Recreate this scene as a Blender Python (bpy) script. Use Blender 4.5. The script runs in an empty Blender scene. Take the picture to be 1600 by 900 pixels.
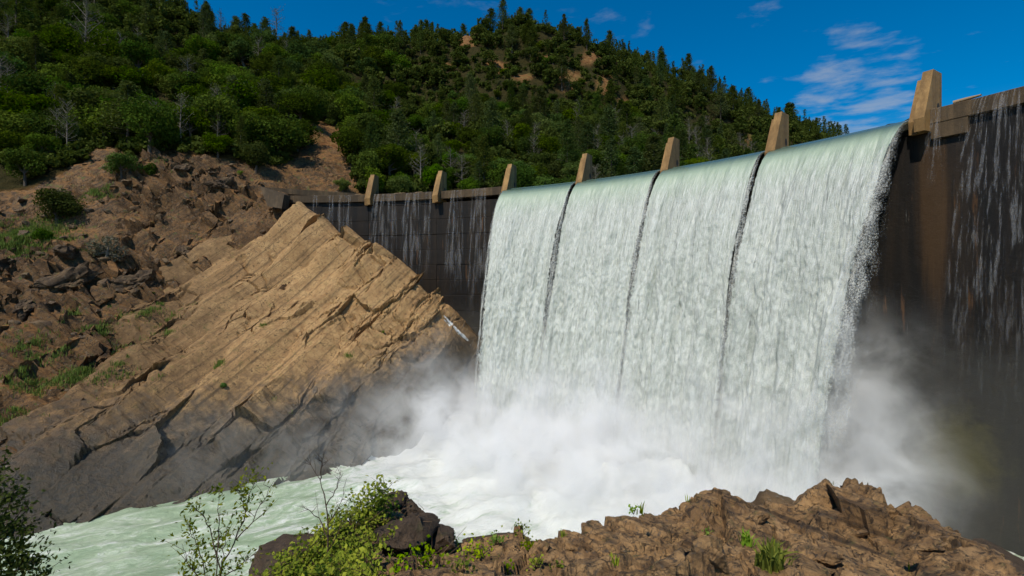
import bpy, math, random
import numpy as np
from mathutils import Vector, Matrix
R_ = math.radians
sc = bpy.context.scene
col = sc.collection

# ------------------------------------------------------------------ camera
F, HOR, CAMZ = 750.0, 431.0, 28.5          # focal length in photo pixels, eye level row, eye height over the pool
cd = bpy.data.cameras.new('camera'); cam = bpy.data.objects.new('camera', cd); col.objects.link(cam)
cam.location = (0, 0, CAMZ); cam.rotation_euler = (R_(90), 0, 0)
cd.sensor_width = 36; cd.lens = F / 1600 * 36; cd.shift_y = (HOR - 450) / 1600
cd.clip_start = 0.1; cd.clip_end = 5000
sc.camera = cam

# ------------------------------------------------------------------ light and sky
SUN = Vector((-0.30, -0.50, 0.82)).normalized()          # direction towards the sun
sl = bpy.data.lights.new('sun', 'SUN'); sl.energy = 5.0; sl.angle = R_(0.5); sl.color = (1, 0.91, 0.77)
so = bpy.data.objects.new('sun', sl); col.objects.link(so)
so.rotation_euler = SUN.to_track_quat('Z', 'Y').to_euler(); so.location = (0, 0, 200)
sc.view_settings.view_transform = 'Standard'; sc.view_settings.look = 'None'
sc.view_settings.exposure = -0.30; sc.view_settings.gamma = 1
sc.cycles.max_bounces = 8; sc.cycles.diffuse_bounces = 2; sc.cycles.glossy_bounces = 2
sc.cycles.transparent_max_bounces = 24; sc.cycles.transmission_bounces = 2
sc.cycles.volume_bounces = 7; sc.cycles.volume_step_rate = 0.35; sc.cycles.volume_max_steps = 256
sc.cycles.use_denoising = True; sc.cycles.use_adaptive_sampling = True; sc.cycles.adaptive_threshold = 0.03; sc.cycles.sample_clamp_indirect = 6
sc.cycles.caustics_reflective = False; sc.cycles.caustics_refractive = False

class NT:
    """small helper to write node trees"""
    def __init__(self, tree): self.t = tree; tree.nodes.clear()
    def n(self, typ, ins=None, **props):
        nd = self.t.nodes.new(typ)
        for k, v in props.items(): setattr(nd, k, v)
        for k, v in (ins or {}).items(): self.put(nd.inputs[k], v)
        return nd
    def put(self, sock, v):
        if isinstance(v, bpy.types.NodeSocket): self.t.links.new(v, sock)
        elif isinstance(v, bpy.types.Node): self.t.links.new(v.outputs[0], sock)
        else:
            if hasattr(sock, 'default_value') and sock.type == 'RGBA' and len(v) == 3: v = (*v, 1)
            sock.default_value = v
    def m(self, op, a, b=0.0, c=None, clamp=False):
        nd = self.t.nodes.new('ShaderNodeMath'); nd.operation = op; nd.use_clamp = clamp
        self.put(nd.inputs[0], a); self.put(nd.inputs[1], b)
        if c is not None: self.put(nd.inputs[2], c)
        return nd.outputs[0]
    def vm(self, op, a, b=None):
        nd = self.t.nodes.new('ShaderNodeVectorMath'); nd.operation = op
        self.put(nd.inputs[0], a)
        if b is not None: self.put(nd.inputs[1], b)
        return nd.outputs['Value'] if op in ('DOT_PRODUCT', 'LENGTH') else nd.outputs[0]
    def noise(self, vec, scale, detail=4.0, rough=0.55, dist=0.0, typ=None):
        nd = self.n('ShaderNodeTexNoise', {'Vector': vec, 'Scale': scale, 'Detail': detail, 'Roughness': rough, 'Distortion': dist})
        if typ: nd.noise_type = typ
        return nd.outputs[0]
    def step(self, v, a, b, lo=0.0, hi=1.0, smooth=True):
        nd = self.n('ShaderNodeMapRange', {'Value': v, 'From Min': a, 'From Max': b, 'To Min': lo, 'To Max': hi})
        nd.interpolation_type = 'SMOOTHSTEP' if smooth else 'LINEAR'
        return nd.outputs[0]
    def mix(self, f, a, b, blend='MIX'):
        nd = self.t.nodes.new('ShaderNodeMix'); nd.data_type = 'RGBA'; nd.blend_type = blend
        self.put(nd.inputs[0], f); self.put(nd.inputs[6], a); self.put(nd.inputs[7], b)
        return nd.outputs[2]
    def mapv(self, vec, scale=(1, 1, 1), rot=(0, 0, 0), loc=(0, 0, 0)):
        return self.n('ShaderNodeMapping', {'Vector': vec, 'Scale': scale, 'Rotation': rot, 'Location': loc}).outputs[0]
    def obj(self): return self.n('ShaderNodeTexCoord').outputs['Object']
    def pos(self): return self.n('ShaderNodeNewGeometry').outputs['Position']
    def sep(self, v): return self.n('ShaderNodeSeparateXYZ', {0: v}).outputs
    def attr(self, name): return self.n('ShaderNodeAttribute', attribute_name=name).outputs
    def bump(self, h, strength=0.5, dist=0.1, normal=None):
        ins = {'Height': h, 'Strength': strength, 'Distance': dist}
        if normal is not None: ins['Normal'] = normal
        return self.n('ShaderNodeBump', ins).outputs[0]
    def principled(self, **ins):
        return self.n('ShaderNodeBsdfPrincipled', {k.replace('_', ' '): v for k, v in ins.items()})
    def out(self, surf=None, vol=None):
        o = self.t.nodes.new('ShaderNodeOutputMaterial')
        if surf is not None: self.put(o.inputs['Surface'], surf)
        if vol is not None: self.put(o.inputs['Volume'], vol)

def material(name):
    m = bpy.data.materials.new(name); m.use_nodes = True
    return m, NT(m.node_tree)

world = bpy.data.worlds.new('World'); sc.world = world; world.use_nodes = True
w = NT(world.node_tree)
sky = w.n('ShaderNodeTexSky'); sky.sky_type = 'NISHITA'; sky.sun_disc = False
sky.sun_elevation = math.asin(SUN.z); sky.sun_rotation = math.atan2(SUN.x, SUN.y)
sky.altitude = 300; sky.air_density = 1.0; sky.dust_density = 0.2; sky.ozone_density = 4.0
hsv = w.n('ShaderNodeHueSaturation', {'Color': sky.outputs[0], 'Hue': 0.497, 'Saturation': 1.5, 'Value': 1.5})
dirv = w.vm('NORMALIZE', w.n('ShaderNodeTexCoord').outputs['Generated'])
sx, sy, sz = w.sep(dirv)
# a high cloud deck: the directions are projected on a flat layer so wisps shrink towards the horizon
zc = w.m('MAXIMUM', sz, 0.06)
deck = w.n('ShaderNodeCombineXYZ', {0: w.m('DIVIDE', sx, zc), 1: w.m('DIVIDE', sy, zc), 2: 0.0}).outputs[0]
cl1 = w.noise(w.mapv(deck, (1.0, 1.15, 1), (0, 0, 0.5)), 3.0, 10, 0.58, 0.15)
cl2 = w.noise(w.mapv(deck, (1, 1, 1), (0, 0, 0), (3.7, 1.2, 0)), 0.55, 2, 0.5)
cdir = Vector((535 / F, 1, (HOR - 155) / F)).normalized()
near = w.step(w.vm('DOT_PRODUCT', dirv, tuple(cdir)), 0.992, 0.9994)
cover = w.m('ADD', w.m('MULTIPLY', near, 0.20), w.step(cl2, 0.50, 0.72, 0, 0.09))
cl = w.step(w.m('ADD', cl1, cover), 0.60, 0.86)
cl = w.m('MULTIPLY', cl, 0.48)
skyc = w.mix(cl, hsv.outputs[0], (6.0, 6.3, 6.8))
bg = w.n('ShaderNodeBackground', {'Color': skyc, 'Strength': 0.09})
o = w.t.nodes.new('ShaderNodeOutputWorld'); w.put(o.inputs[0], bg)

# ------------------------------------------------------------------ helpers
rng = np.random.default_rng(7)
random.seed(7)

def P(px, py, d):
    """a point of the place seen at photo pixel (px,py), d metres ahead of the camera"""
    return np.array([(px - 800) / F * d, d, CAMZ - (py - HOR) / F * d])
def proj(p):
    p = np.asarray(p, float)
    return 800 + F * p[..., 0] / p[..., 1], HOR - F * (p[..., 2] - CAMZ) / p[..., 1]

_G = np.array([[1,1,0],[-1,1,0],[1,-1,0],[-1,-1,0],[1,0,1],[-1,0,1],[1,0,-1],[-1,0,-1],[0,1,1],[0,-1,1],[0,1,-1],[0,-1,-1],[1,1,1],[-1,1,-1],[1,-1,1],[-1,-1,-1]], np.float32)
def _hash(i, j, k, s):
    h = (i.astype(np.int64) * 374761393 + j.astype(np.int64) * 668265263 + k.astype(np.int64) * 2147483647 + s * 1274126177) & 0xffffffff
    h = ((h ^ (h >> 13)) * 1274126177) & 0xffffffff
    return (h ^ (h >> 16)) & 0xffffffff
def perlin(p, seed=0):
    p = np.asarray(p, np.float64); i = np.floor(p).astype(np.int64); f = (p - i).astype(np.float32)
    u = f * f * f * (f * (f * 6 - 15) + 10); r = 0
    for a in (0, 1):
        wa = u[:, 0] if a else 1 - u[:, 0]
        for b in (0, 1):
            wb = wa * (u[:, 1] if b else 1 - u[:, 1])
            for c in (0, 1):
                g = _G[_hash(i[:, 0] + a, i[:, 1] + b, i[:, 2] + c, seed) & 15]
                d = g[:, 0] * (f[:, 0] - a) + g[:, 1] * (f[:, 1] - b) + g[:, 2] * (f[:, 2] - c)
                r = r + d * wb * (u[:, 2] if c else 1 - u[:, 2])
    return r
def fbm(p, seed=0, oct=4, gain=0.5, lac=2.03, ridge=False):
    r = 0; a = 1.0; p = np.asarray(p, float)
    for k in range(oct):
        v = perlin(p, seed + k)
        r = r + a * ((0.5 - np.abs(v)) if ridge else v); a *= gain; p = p * lac
    return r
def worley(p, seed=0):
    """distance to nearest and second nearest cell point, and the id of the nearest"""
    p = np.asarray(p, float); i = np.floor(p).astype(np.int64); n = len(p)
    d1 = np.full(n, 9.0); d2 = np.full(n, 9.0); idn = np.zeros(n)
    for a in (-1, 0, 1):
        for b in (-1, 0, 1):
            for c in (-1, 0, 1):
                q = i + (a, b, c); h = _hash(q[:, 0], q[:, 1], q[:, 2], seed)
                off = np.stack([(h & 1023) / 1023, ((h >> 10) & 1023) / 1023, ((h >> 20) & 1023) / 1023], 1)
                d = np.sqrt((((q + off) - p) ** 2).sum(1))
                m = d < d1
                d2 = np.where(m, d1, np.minimum(d2, d)); idn = np.where(m, (h % 997) / 997, idn); d1 = np.where(m, d, d1)
    return d1, d2, idn
def facets(p, seed=0):
    """blocky rock: every cell is a tilted plane, so the relief has flat faces and sharp joints"""
    p = np.asarray(p, float); i = np.floor(p).astype(np.int64); n = len(p)
    d1 = np.full(n, 9.0); out = np.zeros(n)
    for a in (-1, 0, 1):
        for b in (-1, 0, 1):
            for c in (-1, 0, 1):
                q = i + (a, b, c); h = _hash(q[:, 0], q[:, 1], q[:, 2], seed)
                off = np.stack([(h & 1023) / 1023, ((h >> 10) & 1023) / 1023, ((h >> 20) & 1023) / 1023], 1)
                r = p - (q + off); d = (r ** 2).sum(1); m = d < d1
                h2 = _hash(q[:, 1], q[:, 2], q[:, 0], seed + 5)
                g = np.stack([(h2 & 255) / 127.5 - 1, ((h2 >> 8) & 255) / 127.5 - 1, ((h2 >> 16) & 255) / 127.5 - 1], 1)
                v = (r * g).sum(1) + ((h2 >> 24) & 255) / 255 - 0.5
                out = np.where(m, v, out); d1 = np.where(m, d, d1)
    return out

def terrace(q, n, L, k, seed, warp=1.0, lo=0.68):
    """pull a surface onto bedding planes with normal n, L metres apart: broad slabs and sharp risers"""
    u = q @ n + warp * fbm(q * (0.30 / L), seed, 3)
    fl = np.floor(u / L); fr = u / L - fl; st = np.clip((fr - lo) / (1 - lo), 0, 1); st = st * st * (3 - 2 * st)
    return n[None] * (((fl + st) * L - u + 0.36 * L) * k)[:, None]
class TPS:
    def __init__(self, pts, lam=0.0):
        pts = np.asarray(pts, float); self.s = 50.0
        self.c = pts[:, :2] / self.s; n = len(pts)
        d = np.linalg.norm(self.c[:, None] - self.c[None], axis=2)
        K = self.k(d) + lam * np.eye(n); Q = np.c_[np.ones(n), self.c]
        A = np.zeros((n + 3, n + 3)); A[:n, :n] = K; A[:n, n:] = Q; A[n:, :n] = Q.T
        self.w = np.linalg.solve(A, np.r_[pts[:, 2], 0, 0, 0])
    @staticmethod
    def k(d): return d * d * np.log(np.maximum(d, 1e-9))
    def __call__(self, x, y):
        q = np.stack([np.ravel(x), np.ravel(y)], 1) / self.s; r = np.zeros(len(q)); n = len(self.c)
        for a in range(0, len(q), 20000):
            b = q[a:a + 20000]; d = np.linalg.norm(b[:, None] - self.c[None], axis=2)
            r[a:a + 20000] = self.k(d) @ self.w[:n] + self.w[n] + b @ self.w[n + 1:]
        return r.reshape(np.shape(x))

def big_mesh(name, v, f, mats=(), smooth=True, attrs=None, mat_index=None, uv=None):
    """mesh from arrays; f is (n,3) or (n,4)"""
    me = bpy.data.meshes.new(name); v = np.asarray(v, np.float32); f = np.asarray(f, np.int32)
    k = f.shape[1]
    me.vertices.add(len(v)); me.vertices.foreach_set('co', v.ravel())
    me.loops.add(f.size); me.loops.foreach_set('vertex_index', f.ravel())
    me.polygons.add(len(f)); me.polygons.foreach_set('loop_start', np.arange(0, f.size, k, dtype=np.int32))
    me.polygons.foreach_set('loop_total', np.full(len(f), k, np.int32))
    if mat_index is not None: me.polygons.foreach_set('material_index', np.asarray(mat_index, np.int32))
    me.update(calc_edges=True)
    for m in (mats if isinstance(mats, (list, tuple)) else [mats]): me.materials.append(m)
    for an, (dom, arr) in (attrs or {}).items():
        a = me.attributes.new(an, 'FLOAT', dom); a.data.foreach_set('value', np.asarray(arr, np.float32).ravel())
    if uv is not None:
        l = me.uv_layers.new(name='UVMap'); l.data.foreach_set('uv', np.asarray(uv, np.float32)[f.ravel()].ravel())
    me.polygons.foreach_set('use_smooth', np.full(len(f), bool(smooth)))
    me.validate(verbose=False)
    return me
def crisp(me, deg=32):
    me.set_sharp_from_angle(angle=R_(deg)); return me
def link(name, me, parent=None, **props):
    o = bpy.data.objects.new(name, me); col.objects.link(o)
    if parent is not None: o.parent = parent
    for k, v in props.items(): o[k] = v
    return o
def thing(name, label, cat, me=None, loc=(0, 0, 0), group=None, rz=0.0):
    o = link(name, me); o.location = loc; o.rotation_euler = (0, 0, rz)
    o['label'] = label; o['category'] = cat
    if group: o['group'] = group
    return o
def grid_faces(nu, nv, keep=None):
    """quads of an nu x nv grid of vertices (index = i*nv+j)"""
    i, j = np.meshgrid(np.arange(nu - 1), np.arange(nv - 1), indexing='ij')
    a = (i * nv + j).ravel(); f = np.stack([a, a + nv, a + nv + 1, a + 1], 1)
    if keep is not None: f = f[keep[f].all(1)]
    return f
def compact(v, f, attrs=None):
    used = np.zeros(len(v), bool); used[f.ravel()] = True
    idx = np.cumsum(used) - 1
    a = {k: (d, np.asarray(x)[used]) for k, (d, x) in (attrs or {}).items()}
    return v[used], idx[f], a
def grid_normals(X, Y, Z):
    gy = np.gradient(np.stack([X, Y, Z], -1), axis=1); gx = np.gradient(np.stack([X, Y, Z], -1), axis=0)
    n = np.cross(gx, gy); n /= np.linalg.norm(n, axis=-1, keepdims=True) + 1e-12
    return n
def tube(pts, rad, sides=6, cap=True):
    """tapered tube along a polyline -> verts, quads"""
    pts = np.asarray(pts, float); n = len(pts); rad = np.broadcast_to(np.asarray(rad, float), (n,))
    t = np.gradient(pts, axis=0); t /= np.linalg.norm(t, axis=1, keepdims=True) + 1e-9
    ref = np.array([0.31, 0.95, 0.1]); a = np.cross(t, ref); a /= np.linalg.norm(a, axis=1, keepdims=True) + 1e-9; b = np.cross(t, a)
    ang = np.linspace(0, 2 * math.pi, sides, endpoint=False)
    v = pts[:, None] + rad[:, None, None] * (np.cos(ang)[None, :, None] * a[:, None] + np.sin(ang)[None, :, None] * b[:, None])
    f = []
    for i in range(n - 1):
        for j in range(sides):
            k = (j + 1) % sides
            f.append((i * sides + j, i * sides + k, (i + 1) * sides + k, (i + 1) * sides + j))
    return v.reshape(-1, 3), np.array(f)
def merge(parts):
    vs, fs, n = [], [], 0
    for v, f in parts:
        vs.append(v); fs.append(np.asarray(f) + n); n += len(v)
    return np.concatenate(vs), np.concatenate(fs)
def boxes_mesh(name, boxes, mat):
    """closed eight-corner solids, each given as 8 points (bottom ring, top ring)"""
    v, f = [], []
    for b in boxes:
        n = len(v); v += [tuple(p) for p in b]
        f += [(n, n+3, n+2, n+1), (n+4, n+5, n+6, n+7), (n, n+1, n+5, n+4), (n+1, n+2, n+6, n+5), (n+2, n+3, n+7, n+6), (n+3, n, n+4, n+7)]
    return big_mesh(name, np.array(v), np.array(f), mat, smooth=False)

# ------------------------------------------------------------------ materials
def rock_material(name, light, mid, dark, stain=0.55, wet_z=None, wet_soft=6.0, scale=1.0, strata=None, moss=0.0, lichen=0.0, soil=None, grain=1.0, fade=None, lichen_col=(0.22, 0.21, 0.17)):
    m, t = material(name); p = t.pos()
    big = t.noise(p, 0.12 * scale, 5, 0.6); med = t.noise(p, 0.7 * scale, 6, 0.65, 0.4); fine = t.noise(p, 5.0 * scale, 6, 0.7)
    c = t.mix(t.step(med, 0.36, 0.62), mid, light)
    c = t.mix(t.step(big, 0.52, 0.68, 0, 0.8), c, mid)
    if strata is not None:                                            # colour bands along the bedding
        u = t.vm('DOT_PRODUCT', p, strata); vv = t.n('ShaderNodeCombineXYZ', {0: t.m('MULTIPLY', u, 1.3 * scale), 1: t.m('MULTIPLY', big, 2.0), 2: 0.0}).outputs[0]
        st = t.noise(vv, 1.0, 6, 0.7)
        c = t.mix(t.step(st, 0.48, 0.66, 0, 0.8), c, dark)
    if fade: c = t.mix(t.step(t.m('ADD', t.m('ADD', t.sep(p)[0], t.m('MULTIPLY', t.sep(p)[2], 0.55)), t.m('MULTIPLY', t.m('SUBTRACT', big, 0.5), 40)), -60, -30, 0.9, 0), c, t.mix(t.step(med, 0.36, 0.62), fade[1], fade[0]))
    blot = t.noise(t.mapv(p, (1, 1, 1), (0, 0, 0), (17, 3, 5)), 1.9 * scale, 8, 0.72, 0.6)
    c = t.mix(t.step(blot, stain, stain + 0.13, 0, 0.88), c, dark)
    vo = t.n('ShaderNodeTexVoronoi', {'Vector': t.vm('ADD', p, t.vm('MULTIPLY', t.n('ShaderNodeTexNoise', {'Vector': p, 'Scale': 1.1 * scale, 'Detail': 4.0}).outputs['Color'], (1.1 / scale,) * 3)), 'Scale': 0.8 * scale}, feature='DISTANCE_TO_EDGE')
    c = t.mix(t.m('MULTIPLY', t.step(vo.outputs['Distance'], 0.0, 0.035, 1, 0), t.step(med, 0.45, 0.6)), c, dark)
    c = t.mix(t.step(fine, 0.35, 0.75, 0.25, 0), c, dark)
    c = t.mix(t.step(fine, 0.55, 0.85, 0, 0.35), c, light)
    if lichen: c = t.mix(t.m('MULTIPLY', t.step(t.noise(p, 2.6 * scale, 5, 0.7), 0.56, 0.68), lichen), c, lichen_col)
    z = t.sep(p)[2]; nz = t.sep(t.n('ShaderNodeNewGeometry').outputs['Normal'])[2]
    if soil is not None:
        s = t.m('MULTIPLY', t.step(t.m('ADD', nz, t.m('MULTIPLY', med, 0.4)), 0.86, 1.02), soil)
        c = t.mix(s, c, t.mix(t.step(blot, 0.4, 0.6), (0.24, 0.118, 0.034), (0.12, 0.058, 0.019)))
    if moss: c = t.mix(t.m('MULTIPLY', t.m('MULTIPLY', t.step(t.noise(p, 0.8 * scale, 6, 0.7), 0.55, 0.68), t.step(nz, 0.3, 0.75)), moss), c, (0.06, 0.10, 0.015))
    rough = t.step(fine, 0.3, 0.7, 0.62, 0.92)
    if wet_z is not None:                                             # soaked by spray near the water: dark film, glossy
        wz = t.m('ADD', t.m('SUBTRACT', z, t.step(t.sep(p)[0], -38, -6, wet_z, wet_z + 9.0)), t.m('MULTIPLY', t.m('SUBTRACT', med, 0.5), 14.0))
        wet = t.step(wz, -wet_soft, wet_soft, 1, 0)
        c = t.mix(t.m('MULTIPLY', wet, 0.92), c, t.mix(t.step(blot, 0.4, 0.62), (0.032, 0.034, 0.030), (0.07, 0.055, 0.035)))
        rough = t.m('MULTIPLY', rough, t.step(wet, 0, 1, 1.0, 0.30))
    h = t.m('ADD', t.m('MULTIPLY', med, 0.6), t.m('ADD', t.m('MULTIPLY', fine, 0.3), t.m('MULTIPLY', t.noise(p, 16 * scale, 4, 0.7), 0.12)))
    b = t.bump(h, 0.9, 0.5 * grain / scale)
    t.out(t.principled(Base_Color=c, Roughness=rough, Normal=b, Specular_IOR_Level=0.35))
    return m

STRATA = np.array([-0.72, -0.12, 0.69]); STRATA /= np.linalg.norm(STRATA)
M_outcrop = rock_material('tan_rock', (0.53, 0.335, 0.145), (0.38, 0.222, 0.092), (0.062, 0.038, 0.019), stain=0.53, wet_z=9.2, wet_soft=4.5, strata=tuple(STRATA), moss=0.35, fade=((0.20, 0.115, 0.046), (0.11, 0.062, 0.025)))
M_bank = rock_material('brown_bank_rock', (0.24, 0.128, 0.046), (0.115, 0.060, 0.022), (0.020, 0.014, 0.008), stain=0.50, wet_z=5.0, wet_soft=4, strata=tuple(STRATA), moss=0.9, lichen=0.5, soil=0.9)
M_boulder = rock_material('boulder_rock', (0.20, 0.13, 0.065), (0.10, 0.063, 0.034), (0.028, 0.02, 0.014), lichen=0.6, moss=0.4)
M_fg = rock_material('near_rock', (0.42, 0.255, 0.11), (0.20, 0.113, 0.047), (0.022, 0.015, 0.010), stain=0.49, scale=3.5, strata=(0.35, 0.25, 0.9), moss=0.3, grain=0.8, lichen=0.85, lichen_col=(0.075, 0.062, 0.050))
M_crag = rock_material('dark_crag_rock', (0.16, 0.10, 0.048), (0.065, 0.04, 0.02), (0.018, 0.013, 0.008), lichen=0.25, moss=0.3, strata=tuple(STRATA))  # black rock, with the shade under the bank's overhang put into its colour
M_fgdark = rock_material('dark_near_rock', (0.10, 0.066, 0.040), (0.055, 0.036, 0.022), (0.018, 0.014, 0.010), scale=3.5, moss=0.2)

def hill_material():
    m, t = material('hillside_ground'); p = t.pos()
    n1 = t.noise(p, 0.05, 5, 0.6); n2 = t.noise(p, 0.4, 7, 0.7, 0.5); n3 = t.noise(p, 2.5, 5, 0.7)
    c = t.mix(t.step(n2, 0.4, 0.6), (0.19, 0.088, 0.034), (0.27, 0.155, 0.06))
    c = t.mix(t.step(n3, 0.5, 0.7, 0, 0.7), c, (0.09, 0.055, 0.03))
    c = t.mix(t.step(n1, 0.55, 0.65, 0, 0.6), c, (0.115, 0.105, 0.028))
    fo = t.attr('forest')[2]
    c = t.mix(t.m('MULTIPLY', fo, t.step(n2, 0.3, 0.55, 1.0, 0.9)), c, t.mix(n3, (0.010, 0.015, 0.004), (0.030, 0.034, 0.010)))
    b = t.bump(t.m('ADD', n2, t.m('MULTIPLY', n3, 0.4)), 1.0, 1.2)
    t.out(t.principled(Base_Color=c, Roughness=0.95, Normal=b, Specular_IOR_Level=0.1))
    return m
M_hill = hill_material()

def concrete_material(name, base, dark, wetness, rust=0.4, light_foot=False):
    m, t = material(name); p = t.pos(); x, y, z = t.sep(p)
    # stains run down: squeeze the vertical
    pv = t.mapv(p, (1, 1, 0.05))
    runs = t.noise(pv, 0.55, 7, 0.7); runs2 = t.noise(t.mapv(p, (1, 1, 0.09), (0, 0, 0), (9, 2, 0)), 1.4, 6, 0.7)
    n = t.noise(p, 0.8, 8, 0.7); fine = t.noise(p, 9, 5, 0.7)
    rnd = t.n('ShaderNodeObjectInfo').outputs['Random']
    c = t.mix(t.step(n, 0.35, 0.65), base, tuple(0.72 * q for q in base))
    c = t.mix(t.m('MULTIPLY', t.step(runs, 0.36, 0.58), wetness), c, dark)
    c = t.mix(t.m('MULTIPLY', rnd, 0.35 * wetness), c, dark)
    c = t.mix(t.m('MULTIPLY', t.step(runs2, 0.60, 0.70), rust), c, (0.17, 0.075, 0.022))
    c = t.mix(t.step(t.noise(t.mapv(p, (1, 1, 0.04), (0, 0, 0), (3, 7, 0)), 1.9, 6, 0.75), 0.66, 0.74, 0, 0.45 * wetness), c, (0.42, 0.41, 0.37))
    c = t.mix(t.step(fine, 0.4, 0.7, 0.25, 0), c, dark)
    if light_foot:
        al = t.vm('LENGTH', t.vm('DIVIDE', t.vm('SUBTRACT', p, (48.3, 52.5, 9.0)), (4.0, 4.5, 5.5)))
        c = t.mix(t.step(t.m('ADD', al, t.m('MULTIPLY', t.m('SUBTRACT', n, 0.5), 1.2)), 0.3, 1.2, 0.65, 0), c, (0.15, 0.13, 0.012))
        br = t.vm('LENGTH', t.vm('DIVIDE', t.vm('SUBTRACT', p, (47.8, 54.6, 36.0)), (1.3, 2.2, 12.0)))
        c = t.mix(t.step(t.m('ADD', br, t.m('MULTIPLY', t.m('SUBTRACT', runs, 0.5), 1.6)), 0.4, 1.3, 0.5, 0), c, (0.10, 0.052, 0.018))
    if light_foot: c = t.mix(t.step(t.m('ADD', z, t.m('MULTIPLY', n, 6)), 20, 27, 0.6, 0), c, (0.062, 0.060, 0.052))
    b = t.bump(t.m('ADD', n, t.m('MULTIPLY', fine, 0.25)), 0.5, 0.15)
    t.out(t.principled(Base_Color=c, Roughness=t.step(n, 0.3, 0.7, 0.9 - 0.35 * wetness, 0.95 - 0.25 * wetness), Normal=b, Specular_IOR_Level=0.3))
    return m
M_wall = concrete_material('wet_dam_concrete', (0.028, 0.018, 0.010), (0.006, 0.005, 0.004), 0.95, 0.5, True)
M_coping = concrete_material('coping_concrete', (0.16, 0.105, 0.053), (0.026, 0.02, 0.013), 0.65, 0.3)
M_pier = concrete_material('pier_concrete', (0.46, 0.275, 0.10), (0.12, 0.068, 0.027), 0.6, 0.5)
M_dark, t = material('hole_shade'); t.out(t.principled(Base_Color=(0.02, 0.018, 0.015), Roughness=0.9))

def leaf_material(name, c1, c2, trans=0.25, scale=1.0):
    m, t = material(name)
    rnd = t.n('ShaderNodeObjectInfo').outputs['Random']; a = t.attr('tint')[2]
    c = t.mix(a, c1, c2)
    h = t.n('ShaderNodeHueSaturation', {'Color': c, 'Hue': t.step(rnd, 0, 1, 0.465, 0.52, False), 'Saturation': t.step(t.m('FRACT', t.m('MULTIPLY', rnd, 7.3)), 0, 1, 0.8, 1.1, False), 'Value': t.step(t.m('FRACT', t.m('MULTIPLY', rnd, 13.7)), 0, 1, 0.5, 1.3, False)})
    d = t.n('ShaderNodeBsdfDiffuse', {'Color': h.outputs[0]}); tr = t.n('ShaderNodeBsdfTranslucent', {'Color': t.mix(0.5, h.outputs[0], (0.16, 0.22, 0.02))})
    s = t.n('ShaderNodeMixShader', {0: trans, 1: d, 2: tr}); t.out(s); return m
M_oak = leaf_material('oak_leaves', (0.022, 0.052, 0.005), (0.078, 0.138, 0.010), 0.22)
M_pine = leaf_material('pine_needles', (0.032, 0.060, 0.012), (0.085, 0.120, 0.026), 0.2)
M_grey = leaf_material('grey_foliage', (0.07, 0.075, 0.04), (0.15, 0.14, 0.09), 0.15)
M_bright = leaf_material('bright_leaves', (0.07, 0.15, 0.012), (0.15, 0.26, 0.025), 0.35)
M_vine = leaf_material('vine_leaves', (0.11, 0.22, 0.003), (0.30, 0.42, 0.005), 0.35)
M_darkleaf = leaf_material('dark_leaves', (0.018, 0.035, 0.008), (0.05, 0.075, 0.015), 0.15)
M_grass = leaf_material('grass_blades', (0.08, 0.14, 0.012), (0.17, 0.22, 0.03), 0.3)
M_straw = leaf_material('dry_stalks', (0.22, 0.14, 0.06), (0.34, 0.24, 0.12), 0.1)
def bark_material(name, c1, c2):
    m, t = material(name); p = t.obj(); n = t.noise(t.mapv(p, (1, 1, 0.2)), 9, 5, 0.7)
    t.out(t.principled(Base_Color=t.mix(n, c1, c2), Roughness=0.9, Normal=t.bump(n, 0.6, 0.03))); return m
M_bark = bark_material('bark', (0.045, 0.035, 0.025), (0.14, 0.11, 0.08))
M_bark_pale = bark_material('pale_bark', (0.12, 0.105, 0.085), (0.26, 0.23, 0.19))
M_twig = bark_material('twig_bark', (0.03, 0.018, 0.012), (0.10, 0.055, 0.035))
M_wood = bark_material('weathered_wood', (0.22, 0.14, 0.07), (0.40, 0.29, 0.17))

# ------------------------------------------------------------------ the dam: an arch with its centre downstream
CX, CY, RAD, TH0, DTH = -51.87, -1.06, 114.2, 1.4071, 0.1478
ZC, ZW = 46.5, 47.3                                                   # water over the crest, top of the dry walls
def arc(th, r, z): return np.stack([CX + r * np.cos(th), CY + r * np.sin(th), np.broadcast_to(z, np.shape(th))], -1)

# ------------------------------------------------------------------ terrain
ctrl = [P(*q) for q in [
    (0,700,60),(0,600,68),(0,450,82),(0,330,98),(0,215,120),(0,115,148),(0,15,180),(0,-90,215),(-150,500,70),(-150,200,110),(-150,-50,190),
    (100,300,104),(200,270,110),(330,232,120),(410,296,116),(100,500,78),(100,620,66),(185,450,88),(285,392,99),
    (300,165,165),(150,115,165),(500,285,135),(480,215,155),(560,255,150),(420,200,160),
    (600,215,190),(700,170,215),(900,165,225),(1000,210,225),(1100,220,250),(800,200,205),
    (255,40,235),(350,75,262),(400,88,275),(480,92,285),(560,90,285),(640,80,285),(720,58,275),(800,44,272),(870,46,272),(930,80,280),(1000,112,295),
    (1100,150,330),(1200,190,370),(1280,215,420),(1360,215,560)]]
for a in list(ctrl):                                                  # the back of the ridge falls away
    px, py = proj(a)
    if a[1] > 230 and py < 120 or a[1] > 290: ctrl.append(np.array([a[0] * 1.35, a[1] * 1.35, a[2] - 30]))
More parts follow.
